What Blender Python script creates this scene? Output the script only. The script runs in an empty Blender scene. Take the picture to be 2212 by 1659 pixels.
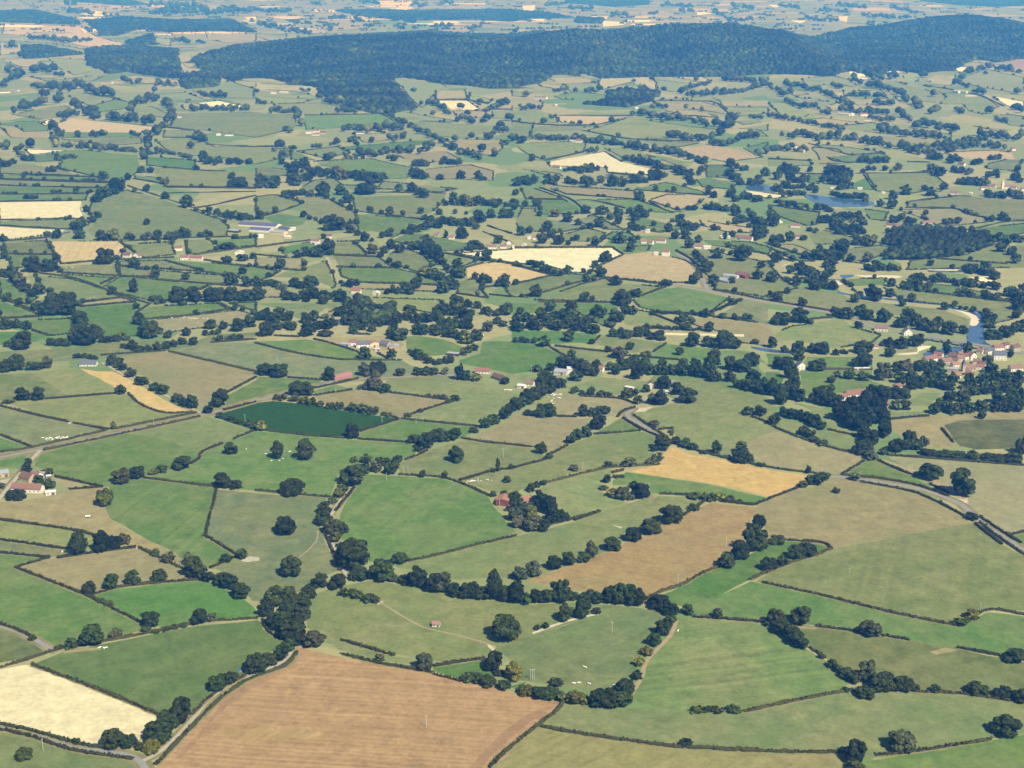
import bpy, bmesh, math, random
import numpy as np
from mathutils import Vector, Matrix
from mathutils.geometry import delaunay_2d_cdt

scene = bpy.context.scene
C = scene.collection
rng = np.random.default_rng(7)
random.seed(7)

# ------------------------------------------------------------------ camera
CAM_H = 480.0                      # metres above the valley floor
FOC = 3000.0                       # focal length for a picture 2212 wide
CX, CY = 1106.0, 829.5
PITCH = math.atan(914.5 / FOC)    # looking down by this much
cam_d = bpy.data.cameras.new("camera")
cam_d.sensor_width = 36.0
cam_d.lens = 36.0 * FOC / 2212.0
cam_d.clip_start = 1.0
cam_d.clip_end = 60000.0
cam = bpy.data.objects.new("camera", cam_d)
C.objects.link(cam)
cam.location = (0, 0, CAM_H)
cam.rotation_euler = (math.pi / 2 - PITCH, 0, 0)
scene.camera = cam

# ------------------------------------------------------------------ sky and sun
SUN_EL, SUN_AZ = 48.0, 38.0        # the sun is behind the camera, to its right
world = bpy.data.worlds.new("World")
scene.world = world
world.use_nodes = True
wn = world.node_tree.nodes
sky = wn.new("ShaderNodeTexSky")
sky.sky_type = 'NISHITA'
sky.sun_disc = False
sky.sun_elevation = math.radians(SUN_EL)
sky.sun_rotation = math.radians(180.0 - SUN_AZ)
bg = wn["Background"]
bg.inputs["Strength"].default_value = 0.052
world.node_tree.links.new(sky.outputs[0], bg.inputs["Color"])
sun_d = bpy.data.lights.new("sun", 'SUN')
sun_d.energy = 4.9
sun_d.angle = math.radians(0.5)
sun_d.color = (1.0, 0.95, 0.89)
sun = bpy.data.objects.new("sun", sun_d)
C.objects.link(sun)
az = math.radians(SUN_AZ); el = math.radians(SUN_EL)
to_sun = Vector((math.sin(az) * math.cos(el), -math.cos(az) * math.cos(el), math.sin(el)))
sun.rotation_euler = to_sun.to_track_quat('Z', 'Y').to_euler()
sun.location = (0, 0, 3000)
vs = scene.view_settings
vs.view_transform = 'Standard'
vs.look = 'None'
vs.gamma = 1.0
vs.use_curve_mapping = False
vs.exposure = 0.52

# ------------------------------------------------------------------ haze (measured air over the whole valley)
HAZE_DENSITY = 1.32e-4
HAZE_COLOR = (0.06, 0.35, 1.0)

# ------------------------------------------------------------------ terrain
st, ct = math.sin(PITCH), math.cos(PITCH)

def dirs(u, v):
    a = (np.asarray(u, float) - CX) / FOC
    b = (CY - np.asarray(v, float)) / FOC
    return a, ct + b * st, -st + b * ct

def crest(pts, Yc):
    xs, zs = [], []
    for u, v in pts:
        a, b, c = dirs(u, v + 4.0)
        xs.append(a / b * Yc); zs.append(CAM_H + c / b * Yc)
    return np.array(xs), np.array(zs)

R1_Y0, R1_YC, R1_Y1 = 6100.0, 7400.0, 8200.0
R1X, R1Z = crest([(553, 96), (700, 82), (915, 71), (1028, 77), (1106, 79), (1181, 68), (1246, 61), (1306, 64), (1431, 52),
                  (1581, 52), (1659, 64), (1681, 66), (1744, 86), (1809, 108), (1860, 118)], R1_YC)
R1X = np.concatenate([[R1X[0] - 900], R1X, [R1X[-1] + 300]]); R1Z = np.concatenate([[0], np.maximum(R1Z, 0), [0]])
R2_Y0, R2_YC, R2_Y1 = 6500.0, 9100.0, 10000.0
R2X, R2Z = crest([(1760, 62), (1834, 63), (1909, 55), (1959, 44), (2009, 36), (2084, 31), (2159, 39), (2212, 50), (2330, 58)], R2_YC)
R2X = np.concatenate([[R2X[0] - 500], R2X, [R2X[-1] + 1500]]); R2Z = np.concatenate([[0], np.maximum(R2Z, 0), [0]])

def smooth(t):
    t = np.clip(t, 0, 1)
    return t * t * (3 - 2 * t)

BUMPS = [(330, 1480, 11, 150, 110), (-230, 1180, 4, 170, 120), (120, 1010, 5, 200, 110), (-520, 2500, 7, 250, 160),
         (260, 2050, 9, 170, 110), (-900, 4700, 14, 480, 360), (700, 4500, 12, 400, 320), (1800, 5200, 26, 500, 420), (30, 3900, 9, 420, 240)]

def height(x, y):
    x = np.asarray(x, float); y = np.asarray(y, float)
    z = 1.6 * np.sin(x / 143.0 + 0.7 * np.sin(y / 310.0)) + 1.5 * np.sin(y / 171.0 + 1.3 + 0.8 * np.sin(x / 260.0))
    far = smooth((y - 2500) / 1700)
    z = z + far * (3.5 * np.sin(x / 330.0 + y / 700.0) + 3.0 * np.sin(y / 420.0 - x / 900.0))
    for bx, by, a, sx, sy in BUMPS:
        z = z + a * np.exp(-((x - bx) / sx) ** 2 - ((y - by) / sy) ** 2)
    f1 = np.where(y < R1_YC, smooth((y - R1_Y0) / (R1_YC - R1_Y0)), np.clip(1 - (y - R1_YC) / (R1_Y1 - R1_YC), 0, 1))
    z = z + np.interp(x, R1X, R1Z) * f1
    f2 = np.where(y < R2_YC, smooth((y - R2_Y0) / (R2_YC - R2_Y0)), np.clip(1 - (y - R2_YC) / (R2_Y1 - R2_YC), 0, 1))
    fold = 26.0 * np.sin(x / 165.0 + 1.4 * np.sin(y / 520.0)) + 12.0 * np.sin(x / 71.0 - y / 400.0)
    z = z + fold * 4 * f1 * (1 - f1) * np.clip(np.interp(x, R1X, R1Z) / 45.0, 0, 1) * (y < R1_YC)
    z = z + fold * 3 * f2 * (1 - f2) * np.clip(np.interp(x, R2X, R2Z) / 45.0, 0, 1) * (y < R2_YC)
    return z + np.interp(x, R2X, R2Z) * f2

YS = np.concatenate([np.geomspace(450, 3500, 160), np.linspace(3510, 11500, 460), np.geomspace(11530, 34000, 70)])

def ground_at(u, v):
    """where the ground stands that the photograph shows at (u, v)"""
    u = np.atleast_1d(np.asarray(u, float)); v = np.atleast_1d(np.asarray(v, float))
    a, b, c = dirs(u, v)
    X = (a / b)[:, None] * YS[None, :]; Z = CAM_H + (c / b)[:, None] * YS[None, :]
    below = Z < height(X, np.broadcast_to(YS, X.shape))
    k = np.where(below.any(1), below.argmax(1), len(YS) - 1)
    k = np.maximum(k, 1)
    lo, hi = YS[k - 1].copy(), YS[k].copy()
    for _ in range(30):
        m = 0.5 * (lo + hi)
        bel = CAM_H + c / b * m < height(a / b * m, m)
        hi = np.where(bel, m, hi); lo = np.where(bel, lo, m)
    y = 0.5 * (lo + hi); x = a / b * y
    return np.stack([x, y, height(x, y)], 1)

def picture_of(p):
    """picture coordinates of points in the valley, and the depth"""
    p = np.atleast_2d(p)
    x, y, z = p[:, 0], p[:, 1], p[:, 2] - CAM_H
    d = y * ct - z * st
    return CX + FOC * x / d, CY - FOC * (y * st + z * ct) / d, d

TILES = {'A1': (0, 0, 4), 'A2': (553, 0, 4), 'A3': (1106, 0, 4), 'A4': (1659, 0, 4),
         'B1': (0, 378, 4), 'B2': (553, 378, 4), 'B3': (1106, 378, 4), 'B4': (1659, 378, 4),
         'C1': (0, 756, 4), 'C2': (553, 756, 4), 'C3': (1106, 756, 4), 'C4': (1659, 756, 4),
         'D1': (0, 1106, 3), 'D2': (737.7, 1106, 3), 'D3': (1475.4, 1106, 3), 'U': (0, 0, 1)}

def read(s, tile='U'):
    """survey notes to (u, v, *rest) tuples; sizes are put in u as well"""
    out = []
    for tok in s.split():
        if tok in TILES:
            tile = tok; continue
        f = tok.split(',')
        x0, y0, k = TILES[tile]
        r = [x0 + float(f[0]) / k, y0 + float(f[1]) / k]
        if len(f) > 2: r.append(float(f[2]) / k)
        r += f[3:]
        out.append(r)
    return out

# ------------------------------------------------------------------ survey notes: fields (kind, then outline)
FIELDS = """
pink A1 40,200 690,225 820,310 1100,385 940,415 720,400 370,330 20,290
straw A1 500,80 800,90 1080,130 830,140
straw A1 640,140 900,150 1150,185 880,195
tan A1 710,200 880,260 850,300
lime A1 410,500 730,510 860,600 640,650 500,580
tan A1 0,370 180,380 190,450 0,480
dry A1 220,360 450,380 750,430 720,470 430,430
tan A1 20,510 360,520 280,600 200,600
dry A1 240,660 540,690 930,625 800,700 600,720 400,700
dry A1 560,820 700,800 990,850 1170,900 1160,930 880,970 780,920
green A1 780,920 1000,860 1170,890 1150,930 860,970
dry A1 100,990 450,920 560,915 690,970 600,1000 330,1030
pink A1 470,1075 620,1025 1100,1070 1360,1100 1340,1145 550,1140
green A1 0,1060 330,1045 440,1090 430,1130 210,1140 130,1090 0,1080
tan A1 0,1100 140,1110 210,1145 440,1140 450,1195 100,1190
straw A1 330,1060 470,1025 440,1070 400,1090
past A1 1520,980 A2 0,975 330,995 355,1090 250,1130 0,1190 A1 1800,1130 1470,1100
past A1 1420,1120 1690,1130 1650,1190 1410,1190
lime A1 1330,1210 1700,1200 1860,1270 2212,1270 A2 170,1270 210,1370 0,1420 A1 2000,1370 1500,1330
dry A1 530,1200 1220,1190 1220,1240 950,1260 560,1210
green A1 550,1140 1220,1150 1200,1185 540,1190
straw A1 210,1290 580,1300 270,1340
tan A1 0,1310 130,1340 0,1350
dgreen A1 270,1340 480,1330 480,1390 310,1400
green:s55 A1 490,1310 750,1300 1190,1340 1200,1470 1160,1510 990,1560 840,1530 500,1450 540,1400
lush A1 1270,1350 1690,1390 1680,1460 1270,1430
lime A1 1330,1450 2212,1490 2212,1620 1440,1610 1400,1590 1340,1500
green A1 1150,1510 1400,1540 1400,1590 1180,1545
dry A1 0,1440 240,1415 500,1460 760,1530 0,1500
green A1 0,1510 780,1530 860,1560 0,1545
lime A1 0,1550 930,1570 960,1600 0,1610
straw A1 1720,890 1890,870 2160,930 1820,940
tan A1 1530,890 1690,890 1830,940 1600,950
dry A1 1280,820 1600,800 1800,870 1500,870
tan A1 980,690 1150,650 1540,690 1560,740 1250,720
tan A1 1540,520 1750,605 1590,640
dry A1 1650,780 1990,700 2200,770 2190,850 1840,850
past A1 1180,930 1300,920 1450,980 1440,1020 1170,990
tan A1 1770,270 2000,280 2212,290 2212,360 1950,370 1800,340
straw A1 1300,265 1450,265 1490,310 1330,300
lime A1 1290,320 1480,340 1470,400 1330,370
tan A1 490,40 1150,50 1180,100 800,90
straw A1 1100,10 1500,40 1500,55 1280,50
tan A1 1770,40 2060,50 2100,100 1790,110
straw A1 2030,150 2212,145 2212,195 2150,200
tan A2 0,720 560,750 590,830 540,840 350,790 0,770
lime A2 0,830 500,860 400,890 0,900
dry A2 150,900 550,890 860,950 700,980 420,990 200,960
green A2 410,1000 1080,985 1280,1090 1000,1120 770,1100 430,1120
straw A2 670,840 940,870 930,900 780,890
lime A2 1120,945 1300,970 1750,1050 1310,1040 1160,990
lime A2 1310,1050 1520,1050 2100,1090 1980,1150 1830,1200 1460,1170
tan A2 840,1155 1290,1150 1280,1200 930,1230
lush A2 700,1270 1480,1210 1520,1240 1100,1290 760,1300
past A2 350,1310 700,1270 820,1320 600,1370
green A2 300,1300 400,1330 500,1385 300,1380
green A2 520,1400 980,1370 1390,1460 1300,1540 1130,1550 560,1430
tan A2 1220,1340 1620,1300 1770,1380 1540,1400 1390,1430
tan A2 1440,1470 1850,1425 2050,1480 2050,1560 1500,1540
dry A2 0,1435 300,1470 480,1510 0,1530
past A2 360,1640 500,1560 670,1540 750,1600 1000,1610 1060,1640
dry B2 1040,120 1100,55 1740,120 1600,150
tan A2 1640,1210 2110,1205 2130,1280 2040,1350 1740,1280
dry A2 1160,680 1590,720 1680,770 1550,790 1550,860 1430,930 1320,830 1270,760
tan A2 1550,780 1800,780 1830,860 1570,860
straw A2 1570,870 1830,870 1940,950 1700,950
lime A2 1850,800 2040,870 2000,900 1840,860
tan A2 1700,960 1980,960 2000,1020 1740,1020
lime A2 2040,960 2212,950 2212,1030 2040,1020
straw A2 90,145 440,150 300,165
lime A2 0,170 330,180 320,220 50,200
tan A2 390,170 560,170 720,260 540,260 400,220
tan A2 500,165 930,190 860,250 720,260
straw A2 340,240 520,250 480,265
straw A2 580,290 780,290 690,300
lime A2 260,295 590,310 520,350 270,340
tan A2 0,310 150,365 0,360
green A2 1060,180 1500,190 1560,240 1280,250 1050,210
straw A2 1530,180 1920,185 1910,215 1560,215
tan A2 1600,225 1960,225 1830,285 1620,280
straw A2 2080,290 2190,295 2180,320 2100,310
straw A2 690,145 1100,150 960,180
straw A2 1000,10 1350,5 1350,75 1050,70 1100,40
straw A2 870,45 1400,85 1420,100
tan A2 1700,60 1850,30 2100,80 1900,90
straw A2 500,80 700,85 690,105 500,100
tan A3 320,680 580,660 760,710 440,725
tan A3 230,725 440,735 500,790 240,745
dry A3 460,730 720,715 720,760 500,790
tan A3 780,665 1190,665 1250,720 1260,770 1020,710 770,780 740,720
dry A3 1240,690 1640,730 1480,790 1380,795 1240,760
tan A3 1380,665 1650,665 1780,730 1650,710
dry A3 1810,665 2212,670 2212,700 1830,700
green A3 360,830 560,795 800,820 830,870 700,870 430,860
tan A3 0,850 150,845 270,890 250,950 0,940
past A3 0,780 180,800 110,840 0,830
lime A3 0,950 240,960 370,1000 400,1060 200,1070 0,1040
pink A3 370,1000 600,1000 1000,1015 820,1060 690,1080 430,1060
lime A3 640,1130 850,1070 1000,1020 1500,1090 1850,1130 1720,1180 1350,1200 1050,1200 810,1170
tan A3 1270,950 1600,960 1780,1010 1500,990
tan A3 1200,870 1640,880 1800,920 1870,990 1600,950 1350,950
lime A3 1270,860 1700,835 1800,870 1640,870
tan A3 1790,870 2212,870 2212,920 1830,920
lime A3 1830,930 2212,930 2212,980 1920,1010 1870,960
lime A3 10,1240 640,1225 620,1310 480,1340 280,1380 130,1330
straw A3 300,1400 800,1310 950,1400 1280,1480 1260,1515 820,1490 810,1450 620,1440 330,1440
lime A3 800,1280 1000,1280 1240,1360 1150,1350 970,1370
dry A3 1100,1210 1610,1240 1350,1290
pink A3 1450,1290 1740,1250 1990,1310 2170,1360 1840,1400 1690,1370
lime A3 1290,1380 1360,1360 1550,1430 1480,1450
dgreen A3 1680,1420 1880,1420 1950,1480 1840,1540 1680,1530
green A3 1590,1550 1700,1530 1920,1590 1900,1635 1650,1620
dry A3 730,1530 900,1500 1100,1530 900,1560
lime A3 80,1460 400,1500 480,1550 440,1550
dry A3 1910,1045 2130,1035 2170,1060 2000,1080
lime A3 1950,1110 2212,1075 2212,1130
green A3 1930,1150 2150,1130 2212,1180 2000,1170
green A3 2000,1280 2212,1230 2212,1290 2090,1330
dry A3 190,1090 640,1090 600,1130 250,1140
past A3 0,1060 190,1070 150,1190 0,1190
lime A3 0,200 550,170 550,210 280,240 0,250
tan A3 0,250 230,245 50,300
straw A3 160,165 280,165 270,185
straw A3 780,180 990,195 960,215 790,230
tan A3 980,100 1300,90 1410,125 1060,125
straw A3 650,135 830,140 820,160 660,155
straw A3 990,175 1310,170 1200,190 1000,190
straw A3 1600,100 1740,115 1600,130
tan A3 1840,150 2160,135 2160,160 1900,180
straw A3 90,50 200,45 190,110 110,110
tan A3 2070,50 2212,40 2212,75
dry A4 290,680 560,655 700,690 800,760 600,730 330,740
straw A4 690,620 830,610 870,700 800,690
straw A4 930,610 1140,615 1120,640
lime A4 1170,650 1300,640 1300,710 1180,700
dry A4 990,700 1100,700 1400,790 1530,830 1480,890 1250,870 1130,790
tan A4 1370,700 1440,650 1620,655 1580,740
dry A4 1640,700 1880,600 2212,670 2212,790 2110,800 1850,760 1700,720
straw A4 1570,570 1770,585 1660,630
straw A4 1930,830 2212,880 2212,930 2080,920
past A4 1340,740 1600,780 1850,830 2000,920 1850,990 1740,960 1680,900 1480,900 1540,840
clay A4 2000,490 2240,500 2240,600 2050,550
tan A4 1820,540 2000,560 2240,620 2240,650
tan A4 280,1040 480,1020 830,1070 590,1090 480,1080
lime A4 590,1090 900,1060 1130,1110 950,1150 700,1120
tan A4 870,1180 1050,1170 1560,1220 1560,1250 1100,1270 960,1200
pink A4 1520,1320 1960,1300 2110,1320 2130,1380 1850,1390 1640,1360
dry A4 1860,1430 2050,1380 2200,1390 2150,1480 1900,1460
tan A4 380,1280 590,1290 640,1330 500,1350 520,1420 450,1410 440,1360
lime A4 350,1240 600,1260 1000,1320 700,1340
green A4 510,1360 1000,1330 1060,1370 700,1410
lime A4 0,890 140,880 380,980 280,1030 100,990
tan A4 150,770 360,815 230,830
straw A4 240,840 530,880 380,870
tan A4 500,920 600,890 740,950 560,960
tan A4 460,790 650,790 660,850 500,820
tan A4 700,790 970,780 1040,830 880,820
tan A4 690,860 1100,850 1170,900 780,910
dry A4 1260,1120 1580,1160 1580,1210 1340,1150
lime A4 1780,1090 2120,1120 2000,1140
dry A4 1950,1000 2100,990 2212,1010 2212,1100 2090,1080
lime A4 0,1370 360,1390 380,1430 0,1440
green A4 340,1500 480,1510 440,1590 350,1580
tan A4 300,120 420,120 480,170
straw A4 100,155 350,170 280,200
straw A4 480,150 690,140 680,190
tan A4 600,200 830,210 720,235
tan A4 1700,70 1940,65 1880,105
straw A4 0,40 140,45 60,65
straw B1 -20,235 700,225 690,300 730,370 0,390
straw B1 -20,445 380,470 560,475 500,510 80,560 -20,540
stub:s100 B1 415,575 1030,570 1080,620 1040,730 840,740 600,770 530,765 470,680
past B1 800,235 1090,130 1440,220 1900,380 1980,450 1960,530 1640,540 1200,560 830,555 760,480 800,440 800,370 760,300
green B1 -20,90 890,110 770,160 -20,165
green B1 -20,170 760,165 740,220 -20,235
dry B1 -20,40 960,70 900,110 -20,90
past B1 -20,400 700,385 590,465 380,460 0,430
olive B1 30,580 390,570 470,685 60,680
green B1 60,690 470,690 500,760 200,800 110,810
lime:s60 B1 1080,600 1490,580 1510,690 1230,715
past B1 1620,560 1760,555 1910,640 1700,690 1620,680
green B1 1800,560 2212,545 2212,610 1920,640
green B1 1560,740 1930,770 2212,800 B2 0,800 190,830 130,880 0,920 B1 1950,870 1740,835 1440,745
dry B1 1040,745 1430,740 1740,830 1270,815 1010,790
dry B1 520,790 830,770 1000,800 1030,870 640,850 510,840
past B1 1030,800 1270,820 1940,870 1950,940 1830,945 1350,905 1280,880 1040,870
green B1 330,845 1000,890 870,945 640,900
green B1 900,960 1040,880 1280,890 1380,910 1810,950 1590,1050 1450,1085 1330,1090 1010,1020 930,960
past B1 300,870 620,900 900,990 1050,1060 660,1110 400,1000
tan B1 670,1110 1050,1060 1160,1100 700,1140
lush B1 650,1150 1160,1110 1170,1200 1150,1270 1230,1340 1210,1390 870,1400 860,1330 730,1280
green B1 1190,1180 1280,1140 1880,1110 1980,1160 1700,1205 1260,1250
tan B1 1260,1260 1700,1210 2050,1170 2212,1210 2120,1290 1760,1320 1390,1370
green B1 150,1260 640,1240 620,1370 430,1390 290,1340
lush B1 -20,1360 290,1345 430,1395 270,1450 0,1470
green B1 -20,1080 250,1170 350,1210 0,1240
green B1 -20,890 80,900 140,970 330,1060 240,1120 0,1060
past B1 -20,1530 640,1490 1060,1430 1710,1430 1820,1380 2212,1360 2212,1400 1830,1450 1480,1520 880,1570 640,1600 0,1659
tan B1 1590,1050 1830,950 2212,960 B2 0,1000 B1 2040,1020
green B1 1980,1110 2212,1100 2212,1180
past B2 660,575 850,575 960,690 670,690
dry B2 670,700 1050,710 1190,800 720,790
green B2 720,800 1190,805 1440,860 1600,940 1420,940 900,930 740,880
dry B2 1140,690 1300,640 1440,690 1540,780 1440,850 1270,800 1130,730
dgreen B2 1170,570 1300,510 1450,510 1860,600 1840,650 1560,660 1300,600
past B2 1560,665 1700,670 1930,740 1650,840
green B2 870,340 1440,380 1400,430 1250,510 1180,540 1080,490 880,480
past B2 840,190 1640,160 1620,230 1560,290 1440,370 980,330 860,310
dry B2 350,190 600,190 760,270 860,330 880,480 860,500 780,420 560,420 500,380 430,330
past B2 0,190 180,175 410,245 200,320 60,355 0,320
green B2 60,370 200,330 450,370 400,430 300,450 180,430
lush B2 230,620 470,580 570,620 570,650 340,660 230,680
tan B2 0,710 400,720 420,830 260,820 0,795
past B2 150,880 270,830 440,790 610,740 690,940 670,980 560,930 300,890
tan B2 0,985 230,1000 240,1060 60,1060
past B2 0,1110 740,1100 720,1180 600,1150 520,1220 400,1250 330,1230 230,1160
lime B2 830,1060 1580,1080 1660,1150 1500,1190 1380,1170 1200,1170 1000,1120
tan B2 750,930 1410,945 1590,960 1560,1010 830,980
tan B2 540,1230 700,1150 660,1250
straw B2 1740,680 2212,645 B3 0,635 870,630 960,690 700,800 690,840 520,840 300,780 B2 2212,755
stub B2 1820,800 2080,750 B3 0,775 340,870 60,930 B2 2180,950 2060,910 1830,900
dome B3 700,830 960,690 1190,660 1360,705 1500,740 1600,800 1600,860 1540,930 1320,935 960,900 830,880
past B2 1740,920 1890,900 1960,940 1950,1000 2010,1065 1740,1020
past B3 -60,965 60,940 350,870 520,850 620,870 650,910 270,1010 130,1060 0,1050
past B3 200,1080 700,920 810,890 860,930 1300,970 1110,1050 900,1100
green B3 1050,1080 1330,980 1460,970 1880,1060 1730,1180 1640,1200 1240,1180 1100,1140
green B3 -100,1110 900,1110 900,1150 860,1260 870,1330 660,1250 560,1180 300,1180 100,1200
lime B3 980,1150 1200,1190 1500,1320 1130,1320 970,1290
dry B3 1740,1230 2000,1090 2212,1100 B4 0,1120 0,1290 B3 2000,1260
tan B3 1530,1240 1740,1240 2212,1290 B4 60,1380 90,1450 0,1480 B3 1980,1450 1900,1380 1740,1340 1560,1290
straw B3 1310,1362 2005,1376 2005,1397 1320,1382
lush B3 0,1340 440,1350 740,1380 700,1460 560,1450 380,1460 0,1420
lime B3 330,1490 800,1520 900,1590 760,1620 560,1590
lime B3 720,1460 760,1380 1080,1420 1320,1450 1240,1530 1000,1540 880,1500
green B3 1230,1540 1340,1460 1620,1490 1800,1510 1640,1610 1500,1600
past B3 1810,1520 2090,1530 2212,1640 2100,1600
dry B3 1430,650 1700,650 2212,760 B4 100,880 250,980 0,1060 B3 1760,990 1720,900 1640,820
green B3 1640,560 2060,580 B4 30,630 0,690 B3 1700,600
pink B3 1620,390 2212,480 2212,510 1840,490 1650,440
lush B3 780,540 870,495 1000,495 1100,560 900,570
green B3 920,625 1200,610 1180,650 960,665
green B3 970,350 1110,360 1500,460 1280,500 1120,470
pink B3 1180,220 1340,170 1680,180 1620,250 1440,310
tan B3 270,75 440,100 1060,140 1070,210 480,170 300,110
green B3 1090,110 1330,65 1640,140 1680,170 1060,130
green B3 560,220 1080,210 1400,330 1220,320
green B3 230,210 440,210 580,290 570,340 260,340
past B3 70,120 200,120 440,205 120,210
dry B3 30,380 90,290 200,290 210,360 640,450 390,500 60,480
dry B3 530,400 700,345 980,480 820,470
past B3 430,520 640,460 800,500 770,580 450,570
dgreen B4 0,270 450,320 420,430 330,440 100,360
straw B4 -200,135 -10,155 210,185 60,205 -180,190
lime A4 850,1500 1400,1495 1560,1600 1480,1660 B4 1400,130 1250,160 940,140
lush B4 720,80 860,20 920,130 740,120
dry B4 1200,240 1640,180 2240,220 2240,390 2060,390 1900,370 1620,290 1200,280
tan B4 1130,300 1600,290 1900,380 1880,410 1480,450 1300,360
green B4 1800,460 2240,420 2240,500 1960,540
green B4 600,290 860,300 1040,320 1000,400 880,380 840,320
past B4 350,500 500,480 780,550 640,600 400,600
tan B4 30,600 220,600 430,680 280,690
dry B4 660,640 960,610 1160,640 1000,680 820,770 650,740
green B4 0,620 280,690 390,750 230,740
past B4 1240,740 1700,690 1960,600 2240,620 2240,800 1660,810 1200,820
green B4 620,900 1020,890 1010,950 700,960
green B4 1400,940 1640,960 2090,1090 1380,1010
straw B4 1700,890 1960,870 1990,990 1800,910
past B4 1000,970 2100,1100 2180,1200 2100,1250 1960,1280 1880,1200 1600,1130 1150,1080
dry B4 -10,960 320,970 840,1090 1500,1160 1720,1240 1740,1310 1600,1330 1400,1250 900,1180 560,1160 0,1080
lime B4 60,1370 200,1310 640,1240 750,1320 970,1380 900,1450 700,1480 560,1500 350,1450 200,1430 90,1450
straw B4 1290,1470 1440,1480 1290,1530
tan B4 1100,1500 1290,1500 1250,1530 1100,1530
lime C1 300,200 650,150 1000,330 1010,375 590,400 500,320
past C1 -20,210 300,200 590,400 380,420 150,440 -20,440
tan C1 880,80 1430,15 2212,190 2200,240 1960,370 1830,430 1710,510 1480,370 1250,230
dry C1 1460,15 B1 1830,1450 2212,1440 B2 0,1455 660,1590 870,1600 1270,1605 C2 1400,160 1370,200 900,250 680,240 570,250 270,235 20,200 C1 2212,180
green B2 0,1440 430,1420 660,1460 880,1530 1140,1590 660,1590 0,1455
tan B2 520,1410 1120,1390 1280,1460 1250,1500 900,1520 660,1455
green B2 1290,1395 1400,1390 1620,1420 1830,1500 1750,1550 1490,1565 1300,1500
lush B2 1760,1600 1940,1540 1960,1440 2080,1435 2212,1440 B3 230,1470 470,1570 540,1610 300,1640 C3 320,130 300,180 0,205 C2 2000,160 1750,110
lime C3 0,205 300,195 360,215 440,260 420,290 340,270 200,300 0,250 C2 2000,200
gold C1 690,160 850,185 960,185 1110,250 1230,320 1400,420 1560,500 1690,535 1430,545 1240,470 1100,380 1000,330
lime C1 30,455 150,440 1000,385 1110,385 1230,480 1430,545 1560,550 1000,680 930,690 620,620
dry C1 -20,490 600,630 930,700 300,830 40,730 -20,720
lush C1 -20,750 260,850 -20,890
green C1 1965,390 2212,260 C2 20,230 280,240 570,260 500,340 300,350 0,410 C1 2212,430 1950,480
green C2 500,350 690,300 830,345 510,395
green C1 320,900 1070,720 1750,570 1880,600 2190,690 1930,800 1730,880 1660,985 1500,1030 1240,1100 980,1180 880,1180 480,1080 300,1000
past C1 1080,725 1750,570 1880,600 2190,690 1930,800 1760,865 1350,760
green C1 -20,960 230,900 180,1030 -20,1010
tan C1 450,1095 600,1110 860,1185 600,1205 500,1170
dark C1 1900,545 2000,505 2212,460 C2 140,440 550,480 830,540 1230,590 900,700 760,765 0,695 C1 2190,690 1880,590
green C2 1260,600 1900,660 1860,720 1770,770 1640,730 1300,800 890,775 900,710
lime C2 1290,570 1640,460 1750,430 2100,350 C3 100,390 0,480 C2 2130,520 1920,610 1900,655
tan C2 510,400 830,345 1060,370 1470,410 1690,440 1280,560 1240,590 1050,540 600,480 540,430
lime C2 1160,365 1120,240 1370,235 1700,225 1720,265 1950,275 2090,350 1750,430 1480,400
green C2 750,770 1290,800 1380,830 1380,900 1300,950 1180,960 900,980 850,1010 760,1020 700,1100 640,1270 0,1215 C1 1860,1185 1250,1105 1640,1000 1710,960 1740,880 1930,800 2190,700 C2 0,700
tan C2 1840,760 1980,710 2212,600 C3 0,570 560,590 680,590 480,740 470,820 340,890 270,850 180,840 0,815
tan C3 150,520 440,365 560,400 900,420 1050,460 1060,490 920,540 880,570 560,580 390,570 370,510
lime C3 455,330 780,235 1170,270 1180,300 1120,370 930,400 880,390 500,350
tan C3 950,220 1030,210 1030,240 950,245
tan C3 1780,170 1960,170 1970,200 1900,215
past C2 1780,785 2212,830 C3 180,850 300,930 20,1010 C2 2000,1050 1750,1130 1620,1095 1300,1075 1240,1060 1230,980 1400,910 1500,860
past C3 340,920 480,830 720,735 1120,705 1250,750 1220,860 1200,960 1160,990 960,1000 800,1020 480,1070 120,1190 -20,1250 C2 2050,1230 1860,1160 1760,1130 2050,1050 2212,1020
green C3 720,720 960,580 1100,660 1110,695
lime C3 1050,545 1440,450 1420,265 1600,250 2212,410 C4 60,520 10,620 120,670 530,840 840,910 640,1080 330,1060 0,1000 C3 2212,1010 1700,890 1420,800 1390,700 1250,680 1110,610
tan C3 2030,800 2212,720 C4 60,700 530,850 830,920 640,1075 300,1055 0,1000 C3 2212,1000 2060,930
lime C4 90,590 510,690 790,760 830,800 740,880 530,840 120,670
lime C4 190,450 450,500 580,560 700,690 790,750 510,685 500,600 330,500
gold:s160 C3 1290,920 1390,830 1500,890 1700,930 2212,1030 C4 0,1040 330,1085 250,1190 0,1290 C3 2212,1270 2000,1210 1700,1150 990,1050 1270,990
green C3 870,1130 990,1055 1700,1160 2200,1275 2100,1340 1700,1290 1270,1240 1190,1240 1080,1170 870,1170
lime C3 150,1260 330,1140 800,1030 930,1040 860,1080 760,1180 760,1210 850,1270 1000,1320 540,1470 430,1410 330,1300 200,1230 130,1250
past D2 340,350 480,320 930,210 1500,70 C3 760,1400 1000,1330 1200,1260 1560,1270 1660,1310 1450,1440 1270,1500 1100,1600 D2 1830,180 1700,260 1400,370 1200,440 1000,420 750,440 560,400
dryb:s150 D2 1190,450 1400,380 1720,260 2010,110 2212,10 C3 1720,1320 2090,1360 2120,1450 2020,1640 D3 450,20 460,130 330,270 220,350 0,470 D2 2000,540 1950,560 1680,520 1530,510 1300,470
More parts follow.
